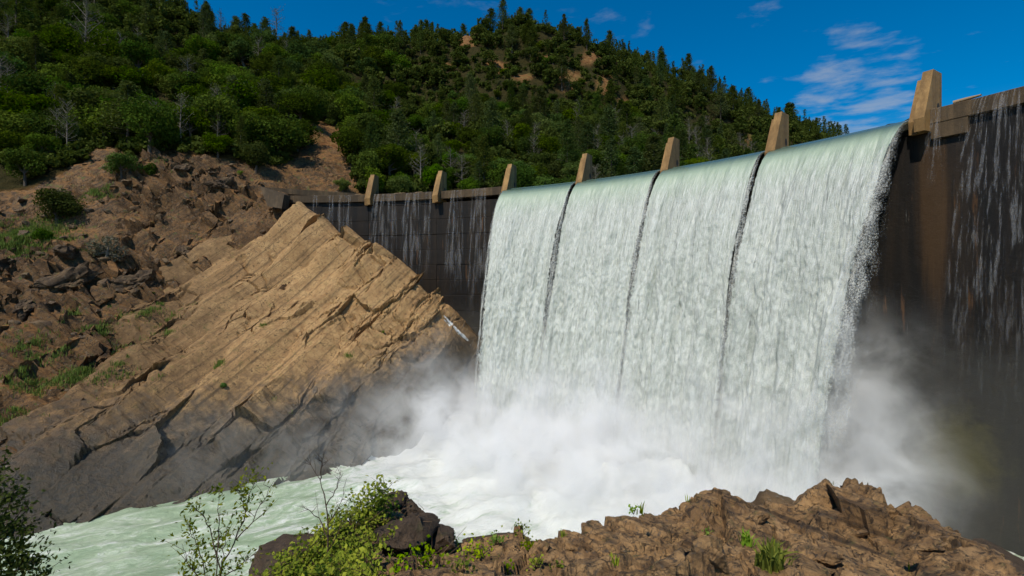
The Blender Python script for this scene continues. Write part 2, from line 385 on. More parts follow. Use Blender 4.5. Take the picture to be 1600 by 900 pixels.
ctrl += [np.array(q, float) for q in [
    (0,132,45),(40,128,45),(80,140,45),(-25,126,45),(120,170,45),(-42,121,46),(200,260,46),(300,330,46),(420,330,40),(150,130,30),
    (-10,80,-9),(0,60,-9),(-18,60,-9),(20,50,-10),(50,50,-10),(-30,48,-9),(-44,44,-8),(20,85,-10),(50,70,-10),(60,40,-10),(-58,40,-7),(-20,74,-6),(-36,62,-5),(-50,55,-4),
    (-58,95,20),(-52,98,24),(-63,88,17),(-50,104,31),(-33,98,22),(-21,93,10),(-8,96,-8),(-44,84,12),(-30,80,3),(-56,72,8)]]
hill_f = TPS(ctrl, 0.02)
def near_w(x, y): return np.clip((150 - y) / 30, 0, 1)
xs = np.unique(np.r_[np.arange(-460, -125, 6.0), np.arange(-125, -4, 0.42), np.arange(-4, 170, 3.0), np.arange(170, 640, 9.0)])
ys = np.unique(np.r_[np.arange(40, 150, 0.45), np.arange(150, 300, 2.5), np.arange(300, 760, 9.0)])
X, Y = np.meshgrid(xs, ys, indexing='ij'); Z = hill_f(X, Y)
keep = ~((X > -2) & (Y < 108)) & ~((X > 24) & (Y < 122)) & (Y > 30)
dr = np.hypot(X - CX, Y - CY)                                         # keep the ground out of the dam's wall
Z = np.where((X > -42) & (Y < 150) & (dr > RAD - 1) & (dr < RAD + 14), np.minimum(Z, 44.5), Z)
def forest_mask(px, py):
    """1 where the wood stands, from the treeline over the rocky bank"""
    tl = np.interp(px, [-200, 0, 60, 120, 160, 200, 250, 300, 420, 465, 480, 535, 560, 2000], [310, 300, 292, 262, 228, 246, 238, 238, 262, 250, 200, 215, 300, 420])
    m = np.clip((tl - py) / 12 + 0.5, 0, 1)
    for (x0, y0, a, b) in [(505, 240, 32, 48), (728, 62, 18, 10), (778, 95, 19, 13), (890, 125, 21, 16), (975, 168, 13, 11), (925, 98, 14, 10), (850, 75, 10, 6), (945, 138, 11, 12), (820, 122, 15, 11), (1003, 205, 10, 7), (1170, 228, 14, 8), (150, 285, 18, 10), (700, 100, 10, 8)]:
        m = m * np.clip((np.hypot((px - x0) / a, (py - y0) / b) - 0.85) * 3, 0, 1)
    return m
pts = np.stack([X.ravel(), Y.ravel(), Z.ravel()], 1)
nw = near_w(X, Y).ravel() * np.clip((-pts[:, 0] - 0) / 20, 0, 1)
Nrm = grid_normals(X, Y, Z).reshape(-1, 3); Nrm *= np.sign(Nrm[:, 2:3] + 1e-9)
far_n = fbm(pts * 0.022, 3, 5) * 9 * (1 - nw)
fm = forest_mask(*proj(np.where(pts[:, 1:2] > 1, pts, 1)))
sel = nw > 0; q = pts[sel]; u = q @ STRATA
warp = fbm(q * 0.09, 11, 3) * 1.6
rocky = np.clip(1.1 - fm[sel], 0, 1) * np.clip(0.62 + 1.7 * fbm(q * 0.055, 23, 3) + np.clip((36 - q[:, 2]) / 30, -0.2, 0.5), 0.08, 1.15)
saw = lambda x: (x - np.floor(x))
tv = terrace(q, STRATA, 4.6, 0.75, 31, 1.6, 0.78) + terrace(q, STRATA, 1.5, 0.6, 35, 0.4, 0.78)
qs = q + 0.35 * np.stack([fbm(q * 0.6, 61, 2), fbm(q * 0.6, 62, 2), fbm(q * 0.6, 63, 2)], 1)
d = 1.15 * facets(qs * np.array([0.22, 0.22, 0.4]), 31) + 0.75 * facets(qs * 0.62, 32) + 0.36 * facets(qs * 1.3, 34)
w1, w2, _ = worley(qs * 0.5, 36); d = d - 0.8 * np.clip(1 - (w2 - w1) / 0.08, 0, 1)
d = d * rocky + fbm(q * 0.06, 41, 4) * 1.8 + fbm(q * 0.8, 42, 3) * 0.18
tvec = np.zeros_like(pts); tvec[sel] = tv * (rocky * nw[sel])[:, None]
disp = np.zeros(len(pts)); disp[sel] = d * nw[sel]
pts2 = pts + tvec + Nrm * disp[:, None]; pts2[:, 2] += far_n
nx, ny = X.shape
keepv = keep.ravel() & (pts2[:, 2] > -6)
f = grid_faces(nx, ny, keepv)
v, f, at = compact(pts2, f, {'forest': ('POINT', fm)})
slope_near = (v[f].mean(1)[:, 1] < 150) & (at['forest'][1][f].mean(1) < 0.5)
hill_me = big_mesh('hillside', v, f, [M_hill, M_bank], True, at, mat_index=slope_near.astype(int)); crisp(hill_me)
link('hillside', hill_me, kind='structure')
HZ = pts2[:, 2].reshape(nx, ny)
def ground(x, y):
    i = np.clip(np.searchsorted(xs, x) - 1, 0, nx - 2); j = np.clip(np.searchsorted(ys, y) - 1, 0, ny - 2)
    a = (x - xs[i]) / (xs[i + 1] - xs[i]); b = (y - ys[j]) / (ys[j + 1] - ys[j])
    return (HZ[i, j] * (1 - a) * (1 - b) + HZ[i + 1, j] * a * (1 - b) + HZ[i, j + 1] * (1 - a) * b + HZ[i + 1, j + 1] * a * b)

# ---- the big tan outcrop left of the falls
oc = [P(*q) for q in [
    (470,330,108),(500,340,107),(560,377,104),(600,398,102),(640,424,100),(690,472,98),(712,500,97),(745,540,96.5),
    (560,718,74),(500,744,68),(400,755,66),(300,775,62),(150,800,58),(40,825,54),(640,690,82),(700,668,89),(742,655,94),
    (690,560,90),(640,520,93),(600,560,86),(560,480,95),(500,560,84),(540,620,80),(470,430,99),(420,380,104),(420,500,90),(380,600,77),(450,650,74),(330,440,96),(380,393,102.5),(425,368,105),(350,425,97.5),(300,468,91.5),(255,505,87),
    (300,520,85),(200,560,76),(250,640,70),(150,640,66),(100,660,63),(60,720,58),(340,700,68),(0,720,57),(220,500,84),(650,600,86),(690,620,88),(720,590,92)]]
oc += [np.array(q, float) for q in [(-46,112,38),(-30,109,28),(-18,106,18),(-5,103,6),(2,97,-6),(-2,90,-8),(-8,84,-8),(-20,68,-7),(-32,58,-7),(-50,49,-7),
    (-58,90,24),(-66,80,14),(-70,66,7),(-62,100,33),(-54,108,38)]]
oc_f = TPS(oc, 0.0015)
OS = 0.18
ox = np.arange(-74, 3, OS); oy = np.arange(46, 114, OS)
X, Y = np.meshgrid(ox, oy, indexing='ij'); Z = oc_f(X, Y)
Nn = grid_normals(X, Y, Z).reshape(-1, 3); Nn *= np.sign(Nn[:, 2:3] + 1e-9)
q = np.stack([X.ravel(), Y.ravel(), Z.ravel()], 1)
tan1 = np.array([0.5, 0.66, 0.56]); tan1 -= STRATA * (tan1 @ STRATA); tan1 /= np.linalg.norm(tan1); tan2 = np.cross(STRATA, tan1)
amp = np.clip(0.85 + 1.3 * fbm(q * 0.05, 55, 2), 0.35, 1.0)[:, None]
q2 = q + Nn * (1.5 * fbm(q * 0.045, 56, 3))[:, None]
q2 = q2 + terrace(q2, STRATA, 6.3, 0.80, 51, 1.6, 0.80) * amp
q2 = q2 + terrace(q2, STRATA, 2.1, 0.42, 52, 0.6, 0.72) * np.clip(0.6 + 2.2 * fbm(q * 0.06, 58, 2), 0.0, 1.0)[:, None]
loc = np.stack([q @ tan1 * 0.15, q @ STRATA * 0.34, q @ tan2 * 0.24], 1)   # blocks drawn out along the bedding
loc = loc + 0.07 * np.stack([fbm(loc * 2.7, 71, 2), fbm(loc * 2.7, 72, 2), fbm(loc * 2.7, 73, 2)], 1)
rgh = np.clip(0.50 + 2.6 * fbm(q * 0.05, 64, 3), 0.07, 1.3)
d = (1.25 * facets(loc * 0.62, 57) + 0.34 * facets(loc * 1.9, 59) + 0.13 * facets(loc * 5.0, 60)) * rgh
w1, w2, _ = worley(loc * 1.6, 66); d = d - 0.9 * np.clip(1 - (w2 - w1) / 0.06, 0, 1) * np.clip(0.05 + 2.6 * fbm(q * 0.07, 67, 2), 0, 1)
d = d * np.clip((Nn[:, 2] - 0.25) * 2.5, 0.35, 1) + 0.06 * fbm(q * 1.5, 63, 3) + 0.6
q2 = q2 + Nn * d[:, None]
hb = ground(q2[:, 0], q2[:, 1])
kv = (q2[:, 2] > -5) & (q2[:, 2] > hb - 2.2)
f = grid_faces(*X.shape, kv); v, f, _ = compact(q2, f)
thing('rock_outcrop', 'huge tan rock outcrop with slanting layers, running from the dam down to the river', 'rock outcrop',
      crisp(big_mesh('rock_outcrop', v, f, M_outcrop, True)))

# ------------------------------------------------------------------ dam parts
dam = thing('dam', 'curved concrete arch dam with seven crest piers and water pouring over it', 'dam')
HL = 3.4
def arc_block(th0, th1, r0, r1, z0, z1, n=10, bev=0.0):
    th = np.linspace(th0, th1, n); v = []; f = []
    prof = [(r0 + bev, z0), (r0, z0 + bev), (r0, z1 - bev), (r0 + bev, z1), (r1, z1), (r1, z0)] if bev else [(r0, z0), (r0, z1), (r1, z1), (r1, z0)]
    k = len(prof)
    for a in th:
        for r, z in prof: v.append((CX + r * math.cos(a), CY + r * math.sin(a), z))
    for i in range(n - 1):
        for j in range(k):
            f.append((i*k + j, i*k + (j+1) % k, (i+1)*k + (j+1) % k, (i+1)*k + j))
    me_f = [tuple(q) for q in f]
    return np.array(v), me_f + [tuple(range(k))[::-1], tuple((n-1)*k + j for j in range(k))]
def poly_mesh(name, v, f, mat, smooth=False):
    me = bpy.data.meshes.new(name); me.from_pydata([tuple(map(float, p)) for p in v], [], [tuple(map(int, q)) for q in f])
    mats = mat if isinstance(mat, (list, tuple)) else [mat]
    for m in mats: me.materials.append(m)
    me.polygons.foreach_set('use_smooth', np.full(len(me.polygons), smooth)); me.update(); return me
pier_th = [TH0 - DTH * k for k in range(7)]
lift_edges = [pier_th[0] + 0.183] + [pier_th[0] + 0.10] + pier_th + [pier_th[-1] - DTH, pier_th[-1] - 2 * DTH]
lrng = np.random.default_rng(3)
for b in range(len(lift_edges) - 1):
    a0, a1 = lift_edges[b], lift_edges[b + 1]
    over = 3 <= b <= 6 + 1 and b not in (0, 1, 2, 8, 9, 10)           # bays the river pours over
    z = -3.0; top = 44.9 if over else 45.6
    while z < top - 0.1:
        z1 = min(z + (HL if b < 5 else 60), top)
        if top - z1 < 1.0: z1 = top
        if z1 > (12 if b < 2 else -1):
            off = lrng.uniform(-0.07, 0.07) if b < 5 else 0.0
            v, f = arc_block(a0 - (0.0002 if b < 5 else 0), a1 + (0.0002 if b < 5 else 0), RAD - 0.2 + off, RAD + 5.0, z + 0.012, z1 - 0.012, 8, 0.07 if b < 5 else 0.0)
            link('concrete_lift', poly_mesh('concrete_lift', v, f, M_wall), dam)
        z = z1
for (a0, a1, nm) in [(lift_edges[0], pier_th[2] + 0.004, 'coping'), (pier_th[6] - 0.004, lift_edges[-1], 'coping')]:
    v, f = arc_block(a0, a1, RAD - 0.75, RAD + 1.6, 45.63, ZW, 24, 0.05)
    link(nm, poly_mesh(nm, v, f, M_coping), dam)
v, f = arc_block(pier_th[2], pier_th[6], RAD - 0.1, RAD + 4.0, 44.92, 45.75, 40, 0.2)
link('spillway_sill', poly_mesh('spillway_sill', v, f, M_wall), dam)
# a short corbel block below the coping beside the near pier
v, f = arc_block(pier_th[6] - 0.012, pier_th[6] - 0.040, RAD - 0.70, RAD + 1.0, 43.9, 45.62, 4, 0.04)
link('corbel', poly_mesh('corbel', v, f, M_coping), dam)

def pier_mesh():
    """local frame: x = downstream, y = to the viewer's right along the crest, z = up from the crest water"""
    # side profile (downstream, up)
    def slab(y0, y1, dx, top):
        fr = [(3.0 - dx, -1.75), (3.15 - dx, -0.3), (0.75 - dx, top)]
        pr = fr + [(-1.45, top - 0.05), (-1.45, -1.5)]
        return [(x, y0, z) for x, z in pr], [(x, y1, z) for x, z in pr]
    v, f = [], []
    for (y0, y1, dx, top) in [(0.85, -0.15, 0.0, 5.55), (-0.152, -1.0, 1.0, 5.05)]:
        a, b = slab(y0, y1, dx, top); n = len(v); k = len(a); v += a + b
        f += [tuple(n + i for i in range(k))[::-1], tuple(n + k + i for i in range(k))]
        for i in range(k): f.append((n + i, n + (i + 1) % k, n + k + (i + 1) % k, n + k + i))
    return poly_mesh('pier', v, f, M_pier)
pm = pier_mesh()
bm_mod = None
# round drain hole near the crest, seen on the pier's flank: a flat disc with the hole's shade painted as dark colour
ang = np.linspace(0, 2 * math.pi, 20, endpoint=False)
hv = [(-0.5 + 0.36 * math.cos(a), 0.853, 1.35 + 0.55 * math.sin(a)) for a in ang] + [(-0.75 + 0.30 * math.cos(a), -0.70, 1.35 + 0.48 * math.sin(a)) for a in ang]
hf = [(i, (i + 1) % 20, 20 + (i + 1) % 20, 20 + i) for i in range(20)] + [tuple(range(20, 40))]
hole_me = poly_mesh('drain_hole_disc', [(x, y + 0.004, z) for x, y, z in hv[:20][::-1]], [tuple(range(20))], M_dark)
for k, a in enumerate(pier_th):
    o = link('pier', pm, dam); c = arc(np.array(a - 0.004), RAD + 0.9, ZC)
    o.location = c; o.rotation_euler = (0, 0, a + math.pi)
    h = link('drain_hole_disc', hole_me, o)
# wing wall leaning at the far left end
e = np.array([0.6, 1.8, 0.0])
ww = [P(418, 322, 109.5), P(440, 326, 109.3), P(440, 326, 109.3) + e, P(418, 322, 109.5) + e, P(406, 291, 110.5), P(444, 304, 110.0), P(444, 304, 110.0) + e, P(406, 291, 110.5) + e]
link('wing_wall', boxes_mesh('wing_wall', [ww], M_coping), dam)
lp = [P(412, 293, 117), P(560, 303, 122)]
v1 = [lp[0], lp[1], lp[1] + (0, 1.5, 0), lp[0] + (0, 1.5, 0)]
link('approach_curb', boxes_mesh('approach_curb', [[p + (0, 0, -1.2) for p in v1] + [p + (0, 0, 0.1) for p in v1]], M_coping), dam)

# ------------------------------------------------------------------ water
def fall_material():
    m, t = material('falling_water')
    uv = t.n('ShaderNodeUVMap').outputs[0]; u, vv, _ = t.sep(uv)      # u metres along the crest, v metres fallen
    # strands: long thin streaks high up that break into clots lower down
    s1 = t.noise(t.mapv(uv, (1, 0.045, 1)), 10.5, 4, 0.75); s2 = t.noise(t.mapv(uv, (1, 0.10, 1), (0, 0, 0), (5, 0, 0)), 2.0, 3, 0.6)
    cl = t.noise(t.mapv(uv, (1, 0.9, 1), (0, 0, 0.06)), 8.0, 6, 0.9, 0.2); cl2 = t.noise(t.mapv(uv, (1, 0.4, 1)), 0.9, 4, 0.6, 0.8)
    low = t.step(vv, 5, 26)
    grain = t.n('ShaderNodeMix', {0: low, 2: t.m('ADD', t.m('MULTIPLY', s1, 0.6), t.m('MULTIPLY', cl, 0.4)), 3: t.m('ADD', t.m('MULTIPLY', cl, 0.65), t.m('MULTIPLY', cl2, 0.35))}).outputs[0]
    air = t.m('ADD', t.step(vv, 0.3, 8, 0.05, 0.80), t.m('MULTIPLY', t.step(s1, 0.45, 0.65), t.step(vv, 0.5, 5, 0, 0.40)), clamp=True)
    green = t.mix(t.step(vv, 0.2, 2.4), (0.05, 0.10, 0.075), (0.30, 0.395, 0.27))
    white = t.mix(t.step(t.m('ADD', grain, t.m('MULTIPLY', t.m('SUBTRACT', t.noise(t.mapv(uv, (1, 0.03, 1), (0, 0, 0), (8, 0, 0)), 0.9, 5, 0.7), 0.5), 0.30)), 0.36, 0.60), (0.29, 0.315, 0.285), (0.67, 0.695, 0.65))
    c = t.mix(air, green, white)
    e = t.attr('edge')[2]                                             # metres to the free edge of the sheet
    ragged = t.m('MULTIPLY', t.step(vv, 0.6, 26), 1.25)
    ed = t.m('SUBTRACT', t.m('DIVIDE', e, t.m('ADD', ragged, 0.22)), t.m('MULTIPLY', t.m('SUBTRACT', t.step(t.noise(t.mapv(uv, (1, 0.6, 1)), 2.6, 8, 0.9), 0.30, 0.70, 0, 1, False), 0.02), 1.15))
    a_edge = t.step(ed, -0.10, 0.30)
    holes = t.m('MULTIPLY', t.step(s1, 0.28, 0.40, 1, 0), t.step(t.noise(t.mapv(uv, (1, 1, 1), (0, 0, 0), (2, 4, 0)), 5.0, 3, 0.7), 0.42, 0.55))
    holes = t.m('MULTIPLY', holes, t.step(vv, 2.5, 9))
    hole2 = t.m('MULTIPLY', t.step(s2, 0.30, 0.38, 1, 0), t.step(cl, 0.44, 0.52, 0, 0.8)); hole2 = t.m('MULTIPLY', hole2, t.m('MULTIPLY', t.step(vv, 3, 10), t.step(vv, 24, 34, 1, 0)))
    al = t.m('MULTIPLY', a_edge, t.m('SUBTRACT', 1.0, t.m('MULTIPLY', t.m('MAXIMUM', holes, hole2), 0.75)))
    b = t.bump(t.m('MULTIPLY', grain, t.step(vv, 0.6, 8)), 0.7, 0.30)
    d = t.principled(Base_Color=c, Roughness=t.step(vv, 0.0, 5, 0.15, 0.7), Normal=b, Specular_IOR_Level=0.5)
    tr = t.n('ShaderNodeBsdfTransparent'); s = t.n('ShaderNodeMixShader', {0: al, 1: tr, 2: d})
    t.out(s); return m
M_fall = fall_material()
V0, GR = 5.6, 9.81
def sheet(a0, a1, left_c, right_c, seed, nu=220, nv=330):
    """a nappe between two crest angles; left_c/right_c = how far its free edges draw in by the foot"""
    L = (a0 - a1) * RAD
    s = np.linspace(0, 1, nu); tt = np.r_[np.linspace(-0.42, 0, 14)[:-1], np.linspace(0, 3.02, nv) ** 1.0]
    S, T = np.meshgrid(s, tt, indexing='ij')
    Tp = np.maximum(T, 0); h = 0.5 * GR * Tp ** 2; k = (h / 44)
    shr = -L * np.maximum(V0 * T, 0) / RAD / 2; gapf = 0.17 * np.sin(math.pi * np.clip(k, 0, 1) ** 0.45) - 0.75 * k ** 1.4
    left = shr + (left_c * k ** 0.75 if left_c else gapf); right = shr + (right_c * k ** 0.75 if right_c else gapf)
    along = left + S * (L - left - right)
    th = a0 - along / RAD
    down = np.where(T > 0, V0 * T, 4.2 * T)
    zz = ZC - h + np.where(T < 0, 0.5 * (1 - np.exp(T * 9.0)), 0)
    # folds and clots in the falling water
    q = np.stack([along.ravel(), h.ravel() * 0.12, np.full(along.size, seed * 7.3)], 1)
    fold = fbm(q * np.array([0.45, 0.6, 1]), 81, 4) * 0.9
    q2 = np.stack([along.ravel() * 1.3, h.ravel() * 0.75, np.full(along.size, seed * 3.1)], 1)
    clot = fbm(q2 * np.array([1.6, 1.5, 1]), 82, 4) * 0.22
    amp = np.clip((h.ravel() - 0.5) / 20, 0, 1)
    down = down + (fold * np.clip(h.ravel() / 6, 0, 1) * 0.9 + clot * amp).reshape(down.shape)
    r = RAD - 0.1 - down - 0.5
    v = np.stack([CX + r * np.cos(th), CY + r * np.sin(th), zz], -1).reshape(-1, 3)
    edge = np.minimum(S, 1 - S) * (L - left - right)
    return big_mesh('water_curtain', v, grid_faces(nu, len(tt)), M_fall, True, {'edge': ('POINT', edge)}, uv=np.stack([along + seed * 31, h], -1).reshape(-1, 2))
fall_labels = ['leftmost and farthest white curtain of falling water, beside the dark left wall', 'second curtain of falling water from the left wall, between two inner piers',
               'third curtain of falling water from the left wall, next to the nearest curtain', 'nearest and widest curtain of falling water, ending at the tallest looking pier']
for k in range(4):
    o = thing('water_curtain', fall_labels[k], 'waterfall', sheet(pier_th[2 + k] - 0.004, pier_th[3 + k] + 0.004, 2.9 if k == 0 else 0, 3.0 if k == 3 else 0, k + 1), group='curtains of water falling between the piers')

m, t = material('loose_spray'); uv = t.n('ShaderNodeUVMap').outputs[0]; u, vv, _ = t.sep(uv)
g1 = t.noise(t.mapv(uv, (1, 0.65, 1)), 7.0, 6, 0.9); g2 = t.noise(t.mapv(uv, (1, 0.35, 1)), 0.7, 4, 0.6, 0.5)
a_ = t.m('SUBTRACT', t.m('ADD', t.m('MULTIPLY', g1, 0.75), t.m('MULTIPLY', g2, 0.35)), t.m('ADD', 0.47, t.m('MULTIPLY', t.attr('out')[2], 0.24)))
a_ = t.m('MULTIPLY', t.step(a_, -0.03, 0.16), t.step(vv, 0.3, 5, 0.2, 0.62)); a_ = t.m('MULTIPLY', a_, t.step(vv, 20, 40, 1, 0.4))
t.out(t.n('ShaderNodeMixShader', {0: a_, 1: t.n('ShaderNodeBsdfTransparent'), 2: t.n('ShaderNodeBsdfDiffuse', {'Color': (0.72, 0.74, 0.70)})}))
def fringe(a_edge, drawn, width, sgn, seed, nu=50, nv=200):
    """loose drops flung off a free edge of a curtain"""
    s_ = np.linspace(-0.7, 1, nu); T = np.linspace(0.05, 3.02, nv); S, TT = np.meshgrid(s_, T, indexing='ij'); h = 0.5 * GR * TT ** 2; k = h / 44
    L = DTH * RAD; shr = -L * V0 * TT / RAD / 2
    along = shr + drawn * k ** 0.75 - S * (0.35 + width * k ** 0.6)
    th = a_edge - sgn * along / RAD; r = RAD - 0.6 - V0 * TT + 1.2 * S * k + 0.5 * fbm(np.stack([S.ravel() * 3, h.ravel() * 0.3, S.ravel() * 0 + seed], 1), 9, 3).reshape(S.shape)
    v = np.stack([CX + r * np.cos(th), CY + r * np.sin(th), ZC - h], -1).reshape(-1, 3)
    return link('water_spray', big_mesh('water_spray', v, grid_faces(nu, nv), m, True, {'out': ('POINT', np.clip(S, 0, 1))}, uv=np.stack([along, h], -1).reshape(-1, 2)), kind='stuff')
fringe(pier_th[6] + 0.004, 3.0, 4.2, -1, 3)
fringe(pier_th[2] - 0.004, 3.4, 0.7, 1, 5)
for k_ in (3, 4, 5): fringe(pier_th[k_] + 0.004, 0.15, 0.5, -1, 7 + k_)
def trickle_material(name, dens, sc_, thr, white=0.8):
    m, t = material(name); uv = t.n('ShaderNodeUVMap').outputs[0]; u, vv, _ = t.sep(uv)
    s = t.noise(t.mapv(uv, (1, 0.05, 1)), sc_, 4, 0.7); dots = t.noise(t.mapv(uv, (1, 0.45, 1)), sc_ * 4.5, 4, 0.8)
    e = t.attr('edge')[2]
    a = t.m('MULTIPLY', t.step(s, thr, thr + 0.14), t.step(dots, 0.42, 0.60, 0.08, 1))
    a = t.m('MULTIPLY', t.m('MULTIPLY', a, t.m('MULTIPLY', t.step(e, 0.0, 0.5), t.attr('fade')[2])), t.step(vv, 14, 40, dens, dens * 0.35))
    d = t.principled(Base_Color=(white,) * 3, Roughness=0.5); tr = t.n('ShaderNodeBsdfTransparent')
    t.out(t.n('ShaderNodeMixShader', {0: a, 1: tr, 2: d})); return m
M_trick = trickle_material('trickling_water', 0.20, 2.2, 0.46)
M_spray = trickle_material('spraying_water', 0.22, 3.8, 0.49)
def trickle(px, wpx, drop, label, mat, v0=0.7, side=0):
    """thin stream off the coping, centred at photo column px"""
    tt_ = np.linspace(0.33, 1.75, 6000); pp_ = 800 + F * (CX + RAD * np.cos(tt_)) / (CY + RAD * np.sin(tt_))
    ta, tb = np.interp([-(px - wpx / 2), -(px + wpx / 2)], -pp_, tt_); best = (ta + tb) / 2; wid = (ta - tb) * RAD
    nu, nv = 24, 60
    s = np.linspace(-0.5, 0.5, nu); T = np.linspace(0, math.sqrt(2 * drop / GR), nv); S, TT = np.meshgrid(s, T, indexing='ij')
    h = 0.5 * GR * TT ** 2; th = best - S * wid * (1 + 0.25 * TT) / RAD; r = RAD - 0.80 - v0 * TT - 0.05 * np.sin(S * 40)
    v = np.stack([CX + r * np.cos(th), CY + r * np.sin(th), ZW - 0.02 - h], -1).reshape(-1, 3)
    edge = (0.5 - np.abs(S)) * wid
    me = big_mesh('water_trickle', v, grid_faces(nu, nv), mat, True, {'edge': ('POINT', edge), 'fade': ('POINT', np.clip((1 - h / drop) * 2.2, 0, 1))}, uv=np.stack([S * wid + px, h], -1).reshape(-1, 2))
    thing('water_trickle', label, 'water trickle', me, group='thin streams running off the dry walls')
for px, wpx, drop, lb in [
    (497, 10, 6, 'thin short trickle on the left wall just above the outcrop peak'),
    (520, 12, 9, 'thin trickle on the left wall, between the outcrop peak and the first pier'),
    (543, 20, 12, 'wide faint trickle on the left wall, nearest on the left of the first pier'),
    (604, 34, 18, 'wide pale trickle on the left wall, just right of the first pier'),
    (648, 26, 24, 'long pale trickle halfway between the first and second pier'),
    (672, 12, 20, 'narrow trickle on the left wall just before the second pier'),
    (716, 22, 26, 'faint trickle on the left wall just past the second pier'),
    (752, 22, 30, 'tall pale trickle on the left wall, between the second pier and the falls')]:
    trickle(px, wpx, drop, lb, M_trick)
trickle(1468, 30, 9, 'sparse drip below the coping beside the tallest pier', M_spray, 0.6)
trickle(1572, 100, 34, 'broad spraying curtain over the dark right wall at the edge of the picture', M_spray, 1.6)

def river_material():
    m, t = material('river_water'); p = t.pos(); x, y, z = t.sep(p)
    foam_a = t.attr('foam')[2]
    flow = t.n('ShaderNodeCombineXYZ', {0: t.attr('along')[2], 1: t.attr('across')[2], 2: 0.0}).outputs[0]
    n1 = t.noise(t.mapv(flow, (0.35, 1, 1)), 0.35, 8, 0.72, 1.2); n2 = t.noise(t.mapv(flow, (0.5, 1, 1)), 1.3, 7, 0.75, 1.0); n3 = t.noise(p, 0.5, 8, 0.7, 0.5)
    fo = t.m('ADD', foam_a, t.m('ADD', t.m('MULTIPLY', t.m('SUBTRACT', n1, 0.45), 2.4), t.m('MULTIPLY', t.m('SUBTRACT', n2, 0.45), 1.8)))
    f1 = t.step(fo, 0.30, 0.95)
    water = t.mix(t.step(n1, 0.35, 0.7), (0.32, 0.43, 0.27), (0.55, 0.65, 0.46))
    c = t.mix(f1, water, (0.78, 0.80, 0.745))
    b = t.bump(t.m('ADD', n1, t.m('MULTIPLY', n2, 0.6)), 0.8, 0.7); 
    t.out(t.principled(Base_Color=c, Roughness=t.step(f1, 0, 1, 0.35, 0.8), Normal=b, Specular_IOR_Level=0.2)); return m
M_river = river_material()
rx = np.arange(-80, 72, 0.5); ry = np.arange(26, 112, 0.5)
X, Y = np.meshgrid(rx, ry, indexing='ij'); q = np.stack([X.ravel(), Y.ravel(), 0 * X.ravel()], 1)
rr = np.hypot(q[:, 0] - CX, q[:, 1] - CY); th = np.arctan2(q[:, 1] - CY, q[:, 0] - CX)
foot = np.exp(-((rr - 95) / 9) ** 2) * (1 / (1 + np.exp(-(th - 0.50) * 30))) * (1 / (1 + np.exp((th - 1.13) * 30)))
turb = np.clip(np.exp(-np.maximum(0, 92 - rr) / 26) * (1 / (1 + np.exp(-(th - 0.44) * 14))), 0, 1) * np.clip((q[:, 0] + 45) / 30, 0.0, 1)
fl = np.array([-0.9, -0.42]); al = q[:, 0] * fl[0] + q[:, 1] * fl[1]; ac = q[:, 0] * -fl[1] + q[:, 1] * fl[0]
wv = fbm(np.stack([al * 0.10, ac * 0.22, 0 * al], 1), 91, 5, 0.55) * 1.0
boil = fbm(q * 0.16 + 3.3, 92, 5, 0.55)
z = 0.25 * wv + (0.45 + 1.1 * turb) * wv * 0.5 + turb * (boil * 1.6 + 0.5) + foot * (1.3 + 1.8 * boil)
river_bank = np.clip((q[:, 0] + 30) / 60, 0, 1)
foam = np.clip(turb * 1.15 + foot - 0.05, 0, 1.4) + 0.10
foam = np.where(th < 0.5, foam * np.clip((th - 0.30) / 0.2, 0.55, 1), foam)
q[:, 2] = z
dark = (q[:, 0] > 30) & (th < 0.5)
link('river', big_mesh('river', q, grid_faces(*X.shape), M_river, True, {'foam': ('POINT', foam), 'along': ('POINT', al), 'across': ('POINT', ac)}), kind='structure')
# reservoir behind the dam
m, t = material('lake_water'); t.out(t.principled(Base_Color=(0.02, 0.06, 0.06), Roughness=0.06, Normal=t.bump(t.noise(t.pos(), 0.8, 4), 0.15, 0.1)))
th = np.linspace(2.1, -0.3, 60); ri = arc(th, RAD + 2.2, 47.0); ro = np.stack([CX + 420 * np.cos(th), CY + 420 * np.sin(th), np.full(60, 47.0)], -1)
inb = (th <= pier_th[0] + 0.25) & (th >= lift_edges[-1])
v = np.concatenate([ri, ro]); f = [(i, i + 1, 61 + i, 60 + i) for i in range(59) if inb[i] and inb[i + 1]]
v2, f2, _ = compact(v, np.array(f))
link('lake', big_mesh('lake', v2, f2, m, True), kind='structure')

